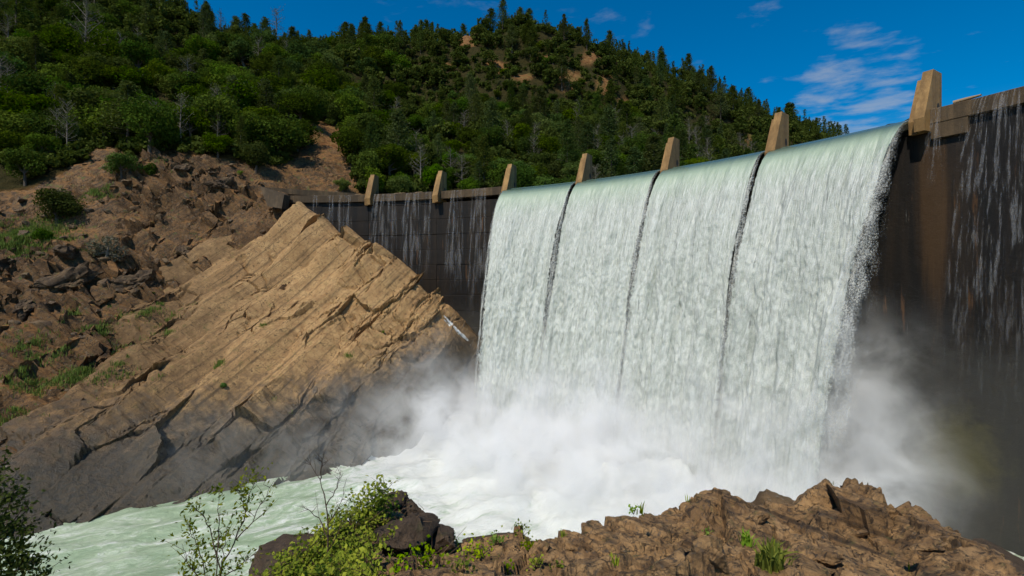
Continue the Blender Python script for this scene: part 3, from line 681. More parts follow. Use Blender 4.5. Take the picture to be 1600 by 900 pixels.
# ------------------------------------------------------------------ mist: lit spray hanging over the foot of the falls
def mist():
    m, t = material('spray_mist'); p = t.pos()
    blobs = [  # centre, radii, density
        ((-8, 84, 0), (10, 9, 6.5), 0.20), ((2, 76, 0), (13, 11, 7.0), 0.34), ((13, 67, 0), (13, 11, 7.2), 0.36), ((23, 58, -1), (11, 10, 8.5), 0.30), ((30, 50.5, 0), (6, 6, 10), 0.20),
        ((-22, 76, 3), (16, 10, 8), 0.020), ((-36, 66, 2), (16, 9, 6), 0.012), ((-11, 87, 9), (10, 7, 8), 0.016),
        ((36, 50, 5), (5, 6, 14), 0.085), ((44, 57, 10), (7, 4, 14), 0.035), ((40, 55, 16), (5, 5, 9), 0.025)]
    tot = None
    warp = t.vm('MULTIPLY', t.vm('SUBTRACT', t.n('ShaderNodeTexNoise', {'Vector': p, 'Scale': 0.09, 'Detail': 3.0}).outputs['Color'], (0.5, 0.5, 0.5)), (14, 14, 16))
    pw = t.vm('ADD', p, warp)
    for c, r, dn in blobs:
        q = t.vm('DIVIDE', t.vm('SUBTRACT', pw, c), r)
        g = t.m('MULTIPLY', t.m('POWER', 2.718, t.m('MULTIPLY', t.vm('DOT_PRODUCT', q, q), -1.0)), dn)
        tot = g if tot is None else t.m('ADD', tot, g)
    n = t.step(t.noise(p, 0.19, 8, 0.68, 0.7), 0.40, 0.63, 0.08, 2.0)
    den = t.m('MULTIPLY', t.m('SUBTRACT', t.m('MULTIPLY', tot, n), 0.0015, None, True), t.step(t.sep(p)[2], 17, 30, 1, 0))
    vol = t.n('ShaderNodeVolumeScatter', {'Color': (0.985, 0.995, 0.965), 'Density': den, 'Anisotropy': -0.2})
    t.out(None, vol)
    x0, x1, y0, y1, z0, z1 = -56, 62, 30, 100, -2.5, 31
    b = [(x0, y0, z0), (x1, y0, z0), (x1, y1, z0), (x0, y1, z0), (x0, y0, z1), (x1, y0, z1), (x1, y1, z1), (x0, y1, z1)]
    return link('mist', boxes_mesh('mist', [b], m), kind='stuff')
mist()
# ------------------------------------------------------------------ foliage builders
def leaf_quads(c, nrm, size, asp, r):
    """one folded leaf-like quad per centre"""
    n = len(c); t = r.normal(size=(n, 3)); t -= (t * nrm).sum(1, keepdims=True) * nrm; t /= np.linalg.norm(t, axis=1, keepdims=True) + 1e-9
    b = np.cross(nrm, t); s = np.broadcast_to(size, (n,))[:, None]
    v = np.stack([c - t * s, c - b * s * asp + nrm * s * 0.15, c + t * s, c + b * s * asp + nrm * s * 0.15], 1).reshape(-1, 3)
    return v, np.arange(4 * n).reshape(n, 4)
def unit(a): return a / (np.linalg.norm(a, axis=1, keepdims=True) + 1e-9)
def oak_crown(seed, nblob, nleaf, size, sq=0.72, zc=1.0, spread=0.66):
    r = np.random.default_rng(seed)
    c = unit(r.normal(size=(nblob, 3))) * (r.random((nblob, 1)) ** 0.45) * spread; c[:, 2] = c[:, 2] * sq + zc
    br = r.uniform(0.22, 0.40, nblob); bt = r.random(nblob)
    k = r.choice(nblob, nleaf, p=br ** 2 / (br ** 2).sum())
    d = unit(r.normal(size=(nleaf, 3)) + np.array([0, 0, 0.25])); rad = br[k] * r.uniform(0.62, 1.06, nleaf)
    p = c[k] + d * rad[:, None] * np.array([1, 1, 0.8])
    n = unit(d + 0.5 * r.normal(size=(nleaf, 3)))
    v, f = leaf_quads(p, n, size * r.uniform(0.6, 1.4, nleaf), 0.62, r)
    return v, f, np.clip(0.6 * bt[k] + 0.5 * r.random(nleaf), 0, 1), c
def oak_trunk(seed, c, sides=6):
    r = np.random.default_rng(seed + 99); parts = []
    bend = r.normal(0, 0.06, 2)
    parts.append(tube([(0, 0, -0.25), (0.02, 0, 0.1), (bend[0], bend[1], 0.4), (bend[0] * 2, bend[1] * 2, 0.8)], [0.09, 0.065, 0.05, 0.03], sides))
    for q in c[: min(6, len(c))]:
        s = np.array([bend[0], bend[1], r.uniform(0.35, 0.6)]); parts.append(tube([s, s * 0.45 + q * 0.55 + r.normal(0, 0.04, 3), q], [0.035, 0.022, 0.01], 5))
    return merge(parts)
def pine_crown(seed, nbranch, per, size, rad=0.19, base=0.22, power=0.8, droop=0.1):
    r = np.random.default_rng(seed); P_, N_, T_ = [], [], []; br = []
    for i in range(nbranch):
        h = base + (1 - base) * (i + r.random()) / nbranch; L = rad * (1 - h * 0.97) ** power / (1 - base) ** power * r.uniform(0.55, 1.25) * (0.75 + 0.25 * min(1, (h - base) * 6 + 0.4))
        a = r.uniform(0, 2 * math.pi); tip = np.array([math.cos(a) * L, math.sin(a) * L, h + r.uniform(min(-droop, 0.05), max(-droop, 0.05)) * L * 2]); br.append((h, tip)); tint = r.random()
        for q in range(per):
            s = 0.25 + 0.75 * r.random() ** 0.7
            P_.append((tip - (0, 0, h)) * s + (0, 0, h) + r.normal(0, 0.010 + 0.045 * L / max(rad, 1e-3), 3)); N_.append(r.normal(size=3) + np.array([0, 0, 0.6])); T_.append(0.6 * tint + 0.4 * r.random())
    v, f = leaf_quads(np.array(P_), unit(np.array(N_)), size * r.uniform(0.6, 1.3, len(P_)), 0.45, r)
    return v, f, np.array(T_), br
def pine_trunk(seed, br, limbs=14):
    r = np.random.default_rng(seed + 5); b = r.normal(0, 0.008, 2)
    parts = [tube([(0, 0, -0.06), (b[0], b[1], 0.4), (0, 0, 0.97)], [0.017, 0.012, 0.002], 6)]
    for h, tip in br[:: max(1, len(br) // limbs)]: parts.append(tube([(0, 0, h - 0.02), tip], [0.0045, 0.0015], 4))
    return merge(parts)
def pair(kind, crown, trunk, leafmat, barkmat):
    """meshes: crown, trunk, and both in one for copies too small to show parts"""
    cv, cf, ct, _ = crown; tv, tf = trunk
    cm = big_mesh('crown', cv, cf, leafmat, False, {'tint': ('FACE', ct)}); tm = big_mesh('trunk', tv, tf, barkmat)
    v, f = merge([(tv, tf), (cv, cf)])
    one = big_mesh(kind, v, f, [barkmat, leafmat], False, {'tint': ('FACE', np.r_[np.zeros(len(tf)), ct])}, mat_index=np.r_[np.zeros(len(tf), int), np.ones(len(cf), int)])
    return dict(crown=cm, trunk=tm, one=one, raw=(cv, cf, ct))
LIB = {}
def build_lib():
    L = []
    for s in range(7):
        c = oak_crown(100 + s, 24 + 3 * s, 4600, 0.042, 0.66 + 0.06 * (s % 3), 0.80, 0.70); L.append(pair('oak_tree', c, oak_trunk(s, c[3]), M_oak, M_bark))
    LIB['oak'] = L; L = []
    for s in range(5):
        c = oak_crown(150 + s, 12, 1100, 0.075, 0.6, 0.62, 0.62); L.append(pair('bush', c, oak_trunk(s, c[3] * 0.9), M_oak, M_bark))
    LIB['bush'] = L; L = []
    for s in range(6):
        c = pine_crown(200 + s, 64 + 8 * s, 34, 0.017, 0.17 + 0.025 * (s % 3), 0.16 + 0.05 * (s % 3), 0.62); L.append(pair('pine_tree', c, pine_trunk(s, c[3]), M_pine, M_bark))
    LIB['pine'] = L; L = []
    for s in range(4):                                                # open, forked, half bare grey trees
        c = pine_crown(240 + s, 34, 16, 0.014, 0.25, 0.30, 0.35, -0.5); L.append(pair('grey_tree', c, pine_trunk(s, c[3], 34), M_grey, M_bark_pale))
    LIB['grey'] = L; L = []
    for s in range(2):
        c = oak_crown(300 + s, 20, 3000, 0.055, 0.9, 1.05, 0.72); L.append(pair('bright_tree', c, oak_trunk(s, c[3]), M_bright, M_bark))
    LIB['bright'] = L
build_lib()

def crest_row(px):
    a = (px - 800) / F; A = 1 + a * a; B = -2 * (a * CX + CY); C_ = CX * CX + CY * CY - RAD * RAD
    yy = (-B + math.sqrt(max(B * B - 4 * A * C_, 0))) / (2 * A)
    return HOR - F * (ZW - CAMZ) / yy if px < 1600 else 140
def seen(x, y, top):
    """is the point (x,y,top) in front of every ridge and over the dam's crest"""
    s = np.linspace(0.5, 0.985, 60); gz = ground(x * s, y * s); lz = CAMZ + (top - CAMZ) * s
    ok = not np.any((gz > lz + 0.5) & (y * s > 60))
    return ok
trees = []
tr = np.random.default_rng(21)
def try_tree(x, y, rmin):
    if trees:
        A = np.array([(t_[0], t_[1], t_[2]) for t_ in trees])
        if np.any(np.hypot(A[:, 0] - x, A[:, 1] - y) < 0.5 * (A[:, 2] + rmin)): return False
    return True
def cand():
    y = 110 + 400 * tr.random() ** 1.5; x = (tr.uniform(-60, 1460) - 800) / F * y
    return x, y
for it in range(18000):
    x, y = cand(); z = float(ground(x, y)); px, py = proj((x, y, z))
    if z < 47.5 or not (-60 < px < 1460) or py < -90: continue
    if math.hypot(x - CX, y - CY) < RAD + 14 and x > -48: continue
    if forest_mask(np.array(px), np.array(py)) < 0.5: continue
    u = tr.random(); knob = 690 < px < 940 and py < 175
    sky_gap = py - np.interp(px, [-100, 255, 350, 560, 640, 800, 930, 1100, 1280], [-60, 20, 70, 90, 80, 45, 80, 150, 215])
    if knob: kind = 'bush' if u < 0.62 else ('oak' if u < 0.9 else 'pine')
    elif px > 900: kind = 'pine' if u < 0.28 else ('oak' if u < 0.82 else ('grey' if u < 0.9 else 'bush'))
    else: kind = 'pine' if u < 0.09 else ('oak' if u < 0.86 else ('grey' if u < 0.91 else 'bush'))
    if kind in ('oak', 'bush') and sky_gap < 18 and not knob and tr.random() < (0.5 if px > 900 else 0.25): kind = 'pine'
    size = {'oak': tr.uniform(3.6, 7.0), 'bush': tr.uniform(2.2, 3.8), 'pine': tr.uniform(9.0, 19.0), 'grey': tr.uniform(9, 15)}[kind]
    if kind == 'oak' and px < 620 and py > 90: size *= 1.35
    foot_r = size * (0.78 if kind in ('oak', 'bush') else 0.24)
    if not try_tree(x, y, foot_r): continue
    top = z + (size * 1.5 if kind in ('oak', 'bush') else size)
    tpx, tpy = proj((x, y, top))
    if tpy > crest_row(px) - 2 and px > 440: continue
    if not seen(x, y, top): continue
    trees.append((x, y, foot_r, kind, size, z, px, py))
# trees the photo singles out
for (px, py, d_, kind, size) in [(432, 108, 270, 'grey', 24), (300, 42, 236, 'oak', 4.5), (285, 46, 238, 'pine', 14), (585, 300, 131, 'bright', 4.3), (535, 302, 127, 'bright', 2.6), (735, 296, 150, 'bright', 2.6), (690, 268, 155, 'bright', 2.3),
                                 (1055, 300, 262, 'pine', 20), (1112, 160, 335, 'pine', 16), (1170, 178, 352, 'pine', 21), (1232, 205, 380, 'pine', 27), (1238, 205, 381, 'pine', 24), (797, 50, 272, 'oak', 4.6), (878, 50, 272, 'oak', 4.4), (975, 100, 290, 'pine', 17), (1320, 215, 430, 'pine', 18),
                                 (135, 170, 160, 'grey', 22), (90, 205, 125, 'oak', 6.0), (190, 265, 108, 'oak', 4.4), (90, 345, 97, 'oak', 4.9), (165, 385, 92, 'greybush', 3.6), (340, 236, 119, 'oak', 4.6), (400, 235, 121, 'oak', 4.8), (40, 285, 106, 'oak', 5.0), (18, 245, 112, 'oak', 5.2), (70, 380, 92, 'bush', 2.2), (235, 245, 110, 'bush', 2.4)]:
    q = P(px, py, d_); z = float(ground(q[0], q[1]))
    if kind not in ('pine', 'grey'):
        trees[:] = [t_ for t_ in trees if math.hypot(t_[0] - q[0], t_[1] - q[1]) > 0.5 * (t_[2] + size)]
    trees.append((q[0], q[1], size if kind in ('oak', 'bush', 'bright', 'greybush') else size * 0.3, kind, size, z, *proj((q[0], q[1], z))))

# the largest in view become trees of their own, the rest one far wood
def shown(t_): return t_[4] * (2 if t_[3] in ('oak', 'bush', 'bright', 'greybush') else 0.8) / t_[1]
limit = {'oak': 285, 'bush': 120, 'pine': 230, 'grey': 80, 'bright': 20, 'greybush': 5}
trees.sort(key=shown, reverse=True)
single, rest, cnt = [], [], {}
for t_ in trees:
    cnt[t_[3]] = cnt.get(t_[3], 0) + 1
    (single if cnt[t_[3]] <= limit[t_[3]] else rest).append(t_)
print('trees', {k: v for k, v in cnt.items()}, 'single', len(single), 'rest', len(rest))
COLS = [(120, 'at the left edge'), (250, 'over the rocky bank'), (420, 'above the outcrop'), (560, 'above the wing wall'), (680, 'behind the first piers'), (793, 'behind the third pier'),
        (905, 'above the leftmost curtain'), (1040, 'above the second curtain'), (1205, 'above the third curtain'), (9999, 'above the nearest curtain')]
ORD = ['leftmost', 'second', 'third', 'fourth', 'fifth', 'sixth', 'seventh', 'eighth', 'ninth', 'tenth', 'eleventh', 'twelfth', 'thirteenth', 'fourteenth', 'fifteenth', 'sixteenth', 'seventeenth', 'eighteenth', 'nineteenth', 'twentieth'] + ['twenty-' + q_ for q_ in ('first', 'second', 'third', 'fourth', 'fifth', 'sixth', 'seventh', 'eighth', 'ninth')] + ['thirtieth'] + ['thirty-' + q_ for q_ in ('first', 'second', 'third', 'fourth', 'fifth', 'sixth', 'seventh', 'eighth', 'ninth')]
NOUN = {'oak': ('round oak', 'oak_tree', 'tree'), 'bush': ('low bush', 'bush', 'bush'), 'pine': ('pine', 'pine_tree', 'tree'), 'grey': ('sparse grey tree', 'grey_tree', 'tree'), 'bright': ('bright leafy tree', 'bright_tree', 'tree'), 'greybush': ('grey-green half bare bush', 'grey_bush', 'bush')}
def row_of(px, py):
    lo = np.interp(px, [0, 120, 300, 430, 560, 700, 900, 1040, 1200, 1400], [310, 270, 245, 260, 300, 298, 288, 265, 235, 195])
    hi = np.interp(px, [0, 255, 350, 560, 640, 800, 930, 1100, 1280], [-90, 25, 70, 92, 80, 45, 80, 150, 205])
    f_ = (lo - py) / max(lo - hi, 10)
    return 'at the foot of the wood' if f_ < 0.14 else 'low on the slope' if f_ < 0.34 else 'midway up' if f_ < 0.58 else 'high on the slope' if f_ < 0.84 else 'along the skyline'
cells = {}
for t_ in single:
    c_ = next(nm for lim, nm in COLS if t_[6] < lim); cells.setdefault((t_[3], row_of(t_[6], t_[7]), c_), []).append(t_)
LABEL = {}
for (k, rw, c_), ts in cells.items():
    ts.sort(key=lambda q: q[6])
    for i, t_ in enumerate(ts):
        LABEL[id(t_)] = f"{NOUN[k][0]} {rw} {c_}" + (f", {ORD[min(i, 38)]} from left" if len(ts) > 1 and i else (', leftmost there' if len(ts) > 1 else ''))
for i, t_ in enumerate(single):
    x, y, fr, kind, size, z, px, py = t_
    src = LIB['bush' if kind == 'greybush' else kind]; a = src[int(tr.integers(len(src)))]
    noun, nm, cat = NOUN[kind]; big = shown(t_) * F > 30
    if kind == 'greybush':
        c = oak_crown(777, 16, 900, 0.06, 0.7, 0.7, 0.7); a = pair('grey_bush', c, oak_trunk(7, c[3]), M_grey, M_bark_pale)
    o = thing(nm, LABEL[id(t_)], cat, None if big else a['one'], (x, y, z - 0.02 * size), {'oak': 'oaks on the hillside', 'pine': 'pines on the hillside', 'bush': 'low bushes on the hillside', 'grey': 'sparse grey trees on the hillside'}.get(kind), tr.uniform(0, 6.28))
    wd = tr.uniform(0.8, 1.5) if kind == 'pine' else 1.0
    o.scale = (wd * size * tr.uniform(0.88, 1.12), wd * size * tr.uniform(0.88, 1.12), size * tr.uniform(0.85, 1.15))
    if big:
        link('trunk', a['trunk'], o); link('crown', a['crown'], o)
# the rest of the wood, joined
vs, fs, ts, n = [], [], [], 0
lite = {}
for kind in ('oak', 'bush', 'pine', 'grey'):
    lite[kind] = [oak_crown(400 + s, 14, 420, 0.115, 0.66, 1.0, 0.7)[:3] for s in range(3)] if kind == 'oak' else [oak_crown(410 + s, 9, 100, 0.20, 0.6, 0.62, 0.62)[:3] for s in range(3)] if kind == 'bush' else [pine_crown(420 + s, 30, 9, 0.03, 0.16 if kind == 'pine' else 0.24, 0.2)[:3] for s in range(3)]
for t_ in rest:
    x, y, fr, kind, size, z, px, py = t_
    v, f, ti = lite[kind][int(tr.integers(3))]; a = tr.uniform(0, 6.28); c_, s_ = math.cos(a), math.sin(a)
    vs.append(v @ np.array([[c_, s_, 0], [-s_, c_, 0], [0, 0, 1]]) * size + (x, y, z)); fs.append(f + n); ts.append(np.clip(ti * 0.7 + tr.uniform(-0.2, 0.4), 0, 1)); n += len(v)
# scrub filling the gaps between the trees
for it in range(9000):
    x, y = cand(); z = float(ground(x, y)); px, py = proj((x, y, z))
    if z < 47 or not (-40 < px < 1450) or py < -60 or forest_mask(np.array(px), np.array(py)) < 0.35 or (px > 440 and py - 8 > crest_row(px)): continue
    if math.hypot(x - CX, y - CY) < RAD + 12 and x > -48: continue
    v, f, ti = lite['bush'][int(tr.integers(3))]; s_ = tr.uniform(1.4, 3.2); a = tr.uniform(0, 6.28)
    vs.append(v @ np.array([[math.cos(a), math.sin(a), 0], [-math.sin(a), math.cos(a), 0], [0, 0, 1]]) * s_ + (x, y, z)); fs.append(f + n); ts.append(np.clip(ti * 0.7 + tr.uniform(-0.2, 0.4), 0, 1)); n += len(v)
link('far_wood', big_mesh('far_wood', np.concatenate(vs), np.concatenate(fs), M_oak, False, {'tint': ('FACE', np.concatenate(ts))}), kind='stuff')

# ------------------------------------------------------------------ boulders, scrub and grass on the rocky bank
def boulder_mesh(seed, mat, flat=0.7, sub=3, name='boulder', rough=1.0):
    import bmesh
    r = np.random.default_rng(seed); bm = bmesh.new()
    for q in unit(r.normal(size=(16, 3))) * r.uniform(0.75, 1.0, (16, 1)) * np.array([1, 0.8, flat]): bm.verts.new(q)
    g = bmesh.ops.convex_hull(bm, input=bm.verts[:]); bmesh.ops.delete(bm, geom=[e_ for e_ in g['geom_interior'] if isinstance(e_, bmesh.types.BMVert)], context='VERTS')
    bmesh.ops.subdivide_edges(bm, edges=bm.edges[:], cuts=sub, use_grid_fill=True); bmesh.ops.triangulate(bm, faces=bm.faces[:])
    bm.verts.ensure_lookup_table(); q = np.array([v_.co for v_ in bm.verts])
    n = unit(q / np.array([1, 0.8, flat]))
    dd = (0.10 * fbm(q * 1.3 + seed, 5, 3) + 0.10 * facets(q * 1.7 + seed, 6) * 0.5 + 0.05 * facets(q * 4 + seed, 8)) * rough
    q = q + n * dd[:, None]
    for v_, c_ in zip(bm.verts, q): v_.co = c_
    me = bpy.data.meshes.new(name); bm.to_mesh(me); bm.free(); me.materials.append(mat)
    me.polygons.foreach_set('use_smooth', np.ones(len(me.polygons), bool))
    me.set_sharp_from_angle(angle=R_(38)); return me
bl = [boulder_mesh(s, M_boulder, 0.55 + 0.1 * (s % 4)) for s in range(8)]
ocZ = np.where(kv, q2[:, 2], -99).reshape(len(ox), len(oy))
def oc_ground(x, y):
    i = int((x - ox[0]) / OS); j = int((y - oy[0]) / OS)
    return ocZ[i, j] if 0 <= i < len(ox) and 0 <= j < len(oy) else -99
bd, tries = [], 0
br_ = np.random.default_rng(5)
while len(bd) < 90 and tries < 6000:
    tries += 1
    y = br_.uniform(60, 125); x = (br_.uniform(-5, 430) - 800) / F * y; z = float(ground(x, y)); px, py = proj((x, y, z))
    if oc_ground(x, y) > z - 0.3 or z < 8 or forest_mask(np.array(px), np.array(py)) > 0.4 or not (-5 < px < 425 and 230 < py < 660): continue
    s = br_.uniform(0.5, 1.1) * (1 + 1.2 * br_.random() ** 4)
    if any(math.hypot(b[0] - x, b[1] - y) < 0.9 * (b[3] + s) for b in bd): continue
    if not seen(x, y, z + s): continue
    bd.append((x, y, z, s, px, py))
BROW = [(290, 'just below the treeline'), (350, 'high on the bare bank'), (420, 'midway up the bare bank'), (500, 'low on the bare bank'), (999, 'near the bank foot')]
BCOL = [(90, 'beside the picture edge'), (180, 'below the half bare bush'), (270, 'left of the outcrop'), (340, 'close to the outcrop'), (999, 'near the wing wall')]
cells = {}
for b in bd: cells.setdefault((next(n_ for l_, n_ in BROW if b[5] < l_), next(n_ for l_, n_ in BCOL if b[4] < l_)), []).append(b)
for (rw, c_), ts in cells.items():
    ts.sort(key=lambda q: q[4])
    for i, b in enumerate(ts):
        o = thing('boulder', f"angular boulder {rw}, {c_}" + (f", {ORD[i]} from left" if i else (', leftmost there' if len(ts) > 1 else '')), 'boulder', bl[int(br_.integers(8))], (b[0], b[1], b[2] + 0.1 * b[3]), 'boulders on the rocky bank', br_.uniform(0, 6.28))
        o.rotation_euler = (br_.uniform(-0.3, 0.3), br_.uniform(-0.5, 0.1), br_.uniform(0, 6.28)); o.scale = (b[3] * 1.2, b[3], b[3])
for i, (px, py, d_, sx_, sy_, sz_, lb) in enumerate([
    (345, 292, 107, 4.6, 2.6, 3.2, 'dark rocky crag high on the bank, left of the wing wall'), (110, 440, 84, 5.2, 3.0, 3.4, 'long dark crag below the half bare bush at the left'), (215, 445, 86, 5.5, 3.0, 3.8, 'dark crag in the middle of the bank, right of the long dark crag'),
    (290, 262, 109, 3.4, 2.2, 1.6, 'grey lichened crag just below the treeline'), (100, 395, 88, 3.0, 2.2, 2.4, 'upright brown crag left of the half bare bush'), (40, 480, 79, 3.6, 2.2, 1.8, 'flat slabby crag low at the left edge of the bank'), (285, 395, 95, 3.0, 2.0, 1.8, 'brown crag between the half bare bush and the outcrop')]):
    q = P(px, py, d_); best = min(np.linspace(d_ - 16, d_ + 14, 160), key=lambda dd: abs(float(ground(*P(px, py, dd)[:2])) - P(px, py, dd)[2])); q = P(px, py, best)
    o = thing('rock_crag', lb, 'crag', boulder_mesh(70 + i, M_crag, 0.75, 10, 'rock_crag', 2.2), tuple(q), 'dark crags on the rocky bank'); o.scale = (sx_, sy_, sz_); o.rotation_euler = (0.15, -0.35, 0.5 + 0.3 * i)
def blades(centres, per, h, r, spread, lean=0.5):
    """triangular grass blades in tufts"""
    c = np.repeat(centres, per, axis=0); n = len(c); c = c + np.c_[r.normal(0, spread, (n, 2)), np.zeros(n)]
    a = r.uniform(0, 2 * math.pi, n); d = np.stack([np.cos(a), np.sin(a), np.zeros(n)], 1); hh = h * r.uniform(0.5, 1.3, n)[:, None]
    side = np.stack([-np.sin(a), np.cos(a), np.zeros(n)], 1) * hh * 0.07
    k = r.uniform(0, lean, n)[:, None]
    mid = c + np.array([0, 0, 1]) * hh * 0.6 + d * hh * k * 0.35; tip = c + np.array([0, 0, 1]) * hh * (1 - 0.3 * k) + d * hh * k
    v = np.stack([c - side, c + side, mid + side * 0.7, mid - side * 0.7, tip], 1).reshape(-1, 3)
    i = np.arange(n)[:, None] * 5
    f = np.concatenate([i + np.array([[0, 1, 2]]), i + np.array([[0, 2, 3]]), i + np.array([[3, 2, 4]])])
    return v, f, np.tile(r.random(n), 3)
gc, gp = [], np.random.default_rng(8)
for (cx_, cy_, d_, rx_, ry_, n_, onrock) in [(45, 372, 93, 6.5, 3.5, 900, 0), (20, 395, 90, 4, 2, 300, 0), (155, 285, 104, 3.0, 1.5, 160, 0), (120, 585, 70, 3.5, 1.2, 170, 0), (150, 560, 72, 4, 1.2, 200, 0), (60, 560, 73, 4, 2, 150, 0), (40, 610, 68, 3, 1.5, 110, 0), (20, 660, 63, 2.0, 1.0, 70, 0), (210, 470, 84, 4, 1.5, 120, 0), (160, 500, 80, 5, 2, 140, 0), (260, 455, 88, 3, 1.5, 70, 0), (230, 240, 112, 4, 1.5, 80, 0), (345, 604, 78, 0.6, 0.5, 24, 1), (412, 565, 88, 0.7, 0.5, 16, 1), (245, 628, 72, 0.5, 0.6, 10, 1), (345, 598, 79, 0.5, 0.5, 16, 1), (265, 545, 83, 0.8, 0.6, 20, 1), (440, 665, 75, 1.3, 0.5, 24, 1), (545, 590, 85, 0.4, 0.4, 10, 1)]:
    q = P(cx_, cy_, d_)
    for k in range(n_):
        x, y = q[0] + gp.normal(0, rx_ * 0.6), q[1] + gp.normal(0, ry_ * 0.6); z = max(float(ground(x, y)), oc_ground(x, y)); gc.append((x, y, z - 0.05))
v, f, ti = blades(np.array(gc), 9, 0.65, gp, 0.32)
link('bank_grass', big_mesh('bank_grass', v, f, M_grass, False, {'tint': ('FACE', ti)}), kind='stuff')
# dry grass over the bare slopes
gc = []
while len(gc) < 3200:
    y = gp.uniform(75, 170); x = (gp.uniform(0, 560) - 800) / F * y; z = float(ground(x, y)); px, py = proj((x, y, z))
    if forest_mask(np.array(px), np.array(py)) > 0.6 or not (200 < py < 480) or oc_ground(x, y) > z - 0.2: continue
    if perlin(np.array([[x * 0.13, y * 0.13, 2.5]]), 77)[0] < 0.0: continue
    gc.append((x, y, z - 0.03))
v, f, ti = blades(np.array(gc), 8, 0.45, gp, 0.4)
link('dry_grass', big_mesh('dry_grass', v, f, M_straw, False, {'tint': ('FACE', ti)}), kind='stuff')
# white rivulet sliding over the tip of the outcrop
m, t = material('rivulet_water'); t.out(t.n('ShaderNodeMixShader', {0: t.step(t.noise(t.pos(), 2.2, 6, 0.8), 0.40, 0.56), 1: t.n('ShaderNodeBsdfTransparent'), 2: t.n('ShaderNodeBsdfDiffuse', {'Color': (0.75, 0.78, 0.77)})}))
def on_rock(px, py):
    for d_ in np.arange(84, 104, 0.1):
        p_ = P(px, py, d_)
        if p_[2] < oc_ground(p_[0], p_[1]): return P(px, py, d_ - 0.15)
    return None
path = [on_rock(px - 3, py + 5) for px, py in [(694, 486), (700, 493), (706, 500), (712, 507), (718, 513), (724, 519), (730, 525), (736, 531), (741, 537), (746, 544), (749, 554)]]
path = [p_ for p_ in path if p_ is not None]
for a_, b_ in zip(path, path[1:]): b_[1] = min(max(b_[1], a_[1] - 1.2), a_[1] + 0.6)   # no leaps across gaps
path = np.array(path); strands = []
for k_ in range(14):
    t1 = np.linspace(0, 1, 30); pp = np.stack([np.interp(t1, np.linspace(0, 1, len(path)), path[:, c_]) for c_ in range(3)], 1) + rng.normal(0, 0.16, 3) * np.array([1, 0.5, 0.7]) + rng.normal(0, 0.05, (30, 3))
    pp[:, 0] += np.linspace(0, rng.normal(0, 0.25), 30); strands.append(tube(pp[rng.integers(0, 8):], 0.10 * rng.uniform(0.4, 1.6), 6))
v, f = merge(strands)
thing('rivulet', 'narrow white rivulet sliding down the edge of the tan outcrop beside the falls', 'rivulet', big_mesh('rivulet', v, f, m))
# little bushes rooted in the outcrop
for (px, py, d_, s_, lb) in [(672, 500, 97, 1.35, 'small bright bush in a dark cleft near the tip of the tan outcrop'), (349, 605, 79, 0.9, 'small green bush on the lower middle of the outcrop'), (235, 462, 86, 0.9, 'dark little bush in the gully left of the outcrop'), (598, 520, 94, 0.5, 'tiny green plant high on the outcrop face below the ridge'), (250, 270, 108, 0.8, 'small bush between the bank boulders above the outcrop'), (374, 272, 113, 1.1, 'small dark bush by the rocks left of the wing wall')]:
    q = P(px, py, d_); best = min(np.linspace(d_ - 14, d_ + 10, 120), key=lambda dd: abs(max(float(ground(*P(px, py, dd)[:2])), oc_ground(*P(px, py, dd)[:2])) - P(px, py, dd)[2]))
    q = P(px, py, best); a = LIB['bush'][int(tr.integers(5))]
    o = thing('bush', lb, 'bush', None, (q[0], q[1], q[2] - 0.3 * s_), 'small bushes on the rocks'); o.scale = (s_, s_, s_ * 1.1)
    cm = a['crown'].copy(); cm.materials[0] = M_bright if px > 300 else M_oak
    link('trunk', a['trunk'], o); link('crown', cm, o)

# ------------------------------------------------------------------ the near ledge
sil = [(480,850,9),(520,826,9.5),(585,790,10.3),(640,812,10.5),(700,848,10),(740,846,10),(800,836,10.5),(880,831,11),(915,822,11.2),(945,826,11.4),(965,832,11.4),(1000,812,11.5),(1040,798,12),(1095,775,12.5),(1130,783,12.6),(1180,789,12.8),(1230,792,12.7),(1265,768,13),(1310,757,13.3),(1360,761,13),(1400,780,12),(1440,803,11),(1500,838,10),(1560,872,9.2),(1620,905,8.6),(1700,950,8)]
fgc = [P(*q) for q in sil]
fgc += [P(px, py, d_ * 1.22) + (0, 0, -2.6) for px, py, d_ in sil] + [P(px, py, d_ * 1.6) + (0, 0, -8) for px, py, d_ in sil[::2]]
fgc += [P(*q) for q in [(420,905,7.6),(600,900,6.6),(800,900,6.3),(1000,900,6.2),(1200,900,6.2),(1400,900,6.6),(1560,930,7.4),(420,1250,4.2),(800,1250,3.5),(1200,1250,3.5),(1600,1250,4.2),(450,868,8.4),(620,850,8.6),(760,868,8.2),(900,862,8.6),(1050,845,9.2),(1200,835,9.6),(1300,810,10.6),(1380,830,9.6),(1480,870,8.4),
                         (330,960,8.0),(250,1060,7.0),(380,930,8.6),(340,980,10),(420,950,11)]]
fg_f = TPS(fgc, 0.0)
gx = np.arange(-6.2, 11.2, 0.042); gy = np.arange(2.6, 17.5, 0.042)
X, Y = np.meshgrid(gx, gy, indexing='ij'); Z = fg_f(X, Y)
Nn = grid_normals(X, Y, Z).reshape(-1, 3); Nn *= np.sign(Nn[:, 2:3] + 1e-9)
q = np.stack([X.ravel(), Y.ravel(), Z.ravel()], 1); bed = np.array([0.46, -0.12, 0.87]); bed /= np.linalg.norm(bed)
rimf = np.clip((np.interp(q[:, 0], [p_[0] for p_ in fgc[:len(sil)]], [p_[1] for p_ in fgc[:len(sil)]]) - q[:, 1]) / 1.2, 0.6, 1)   # calmer relief towards the rim
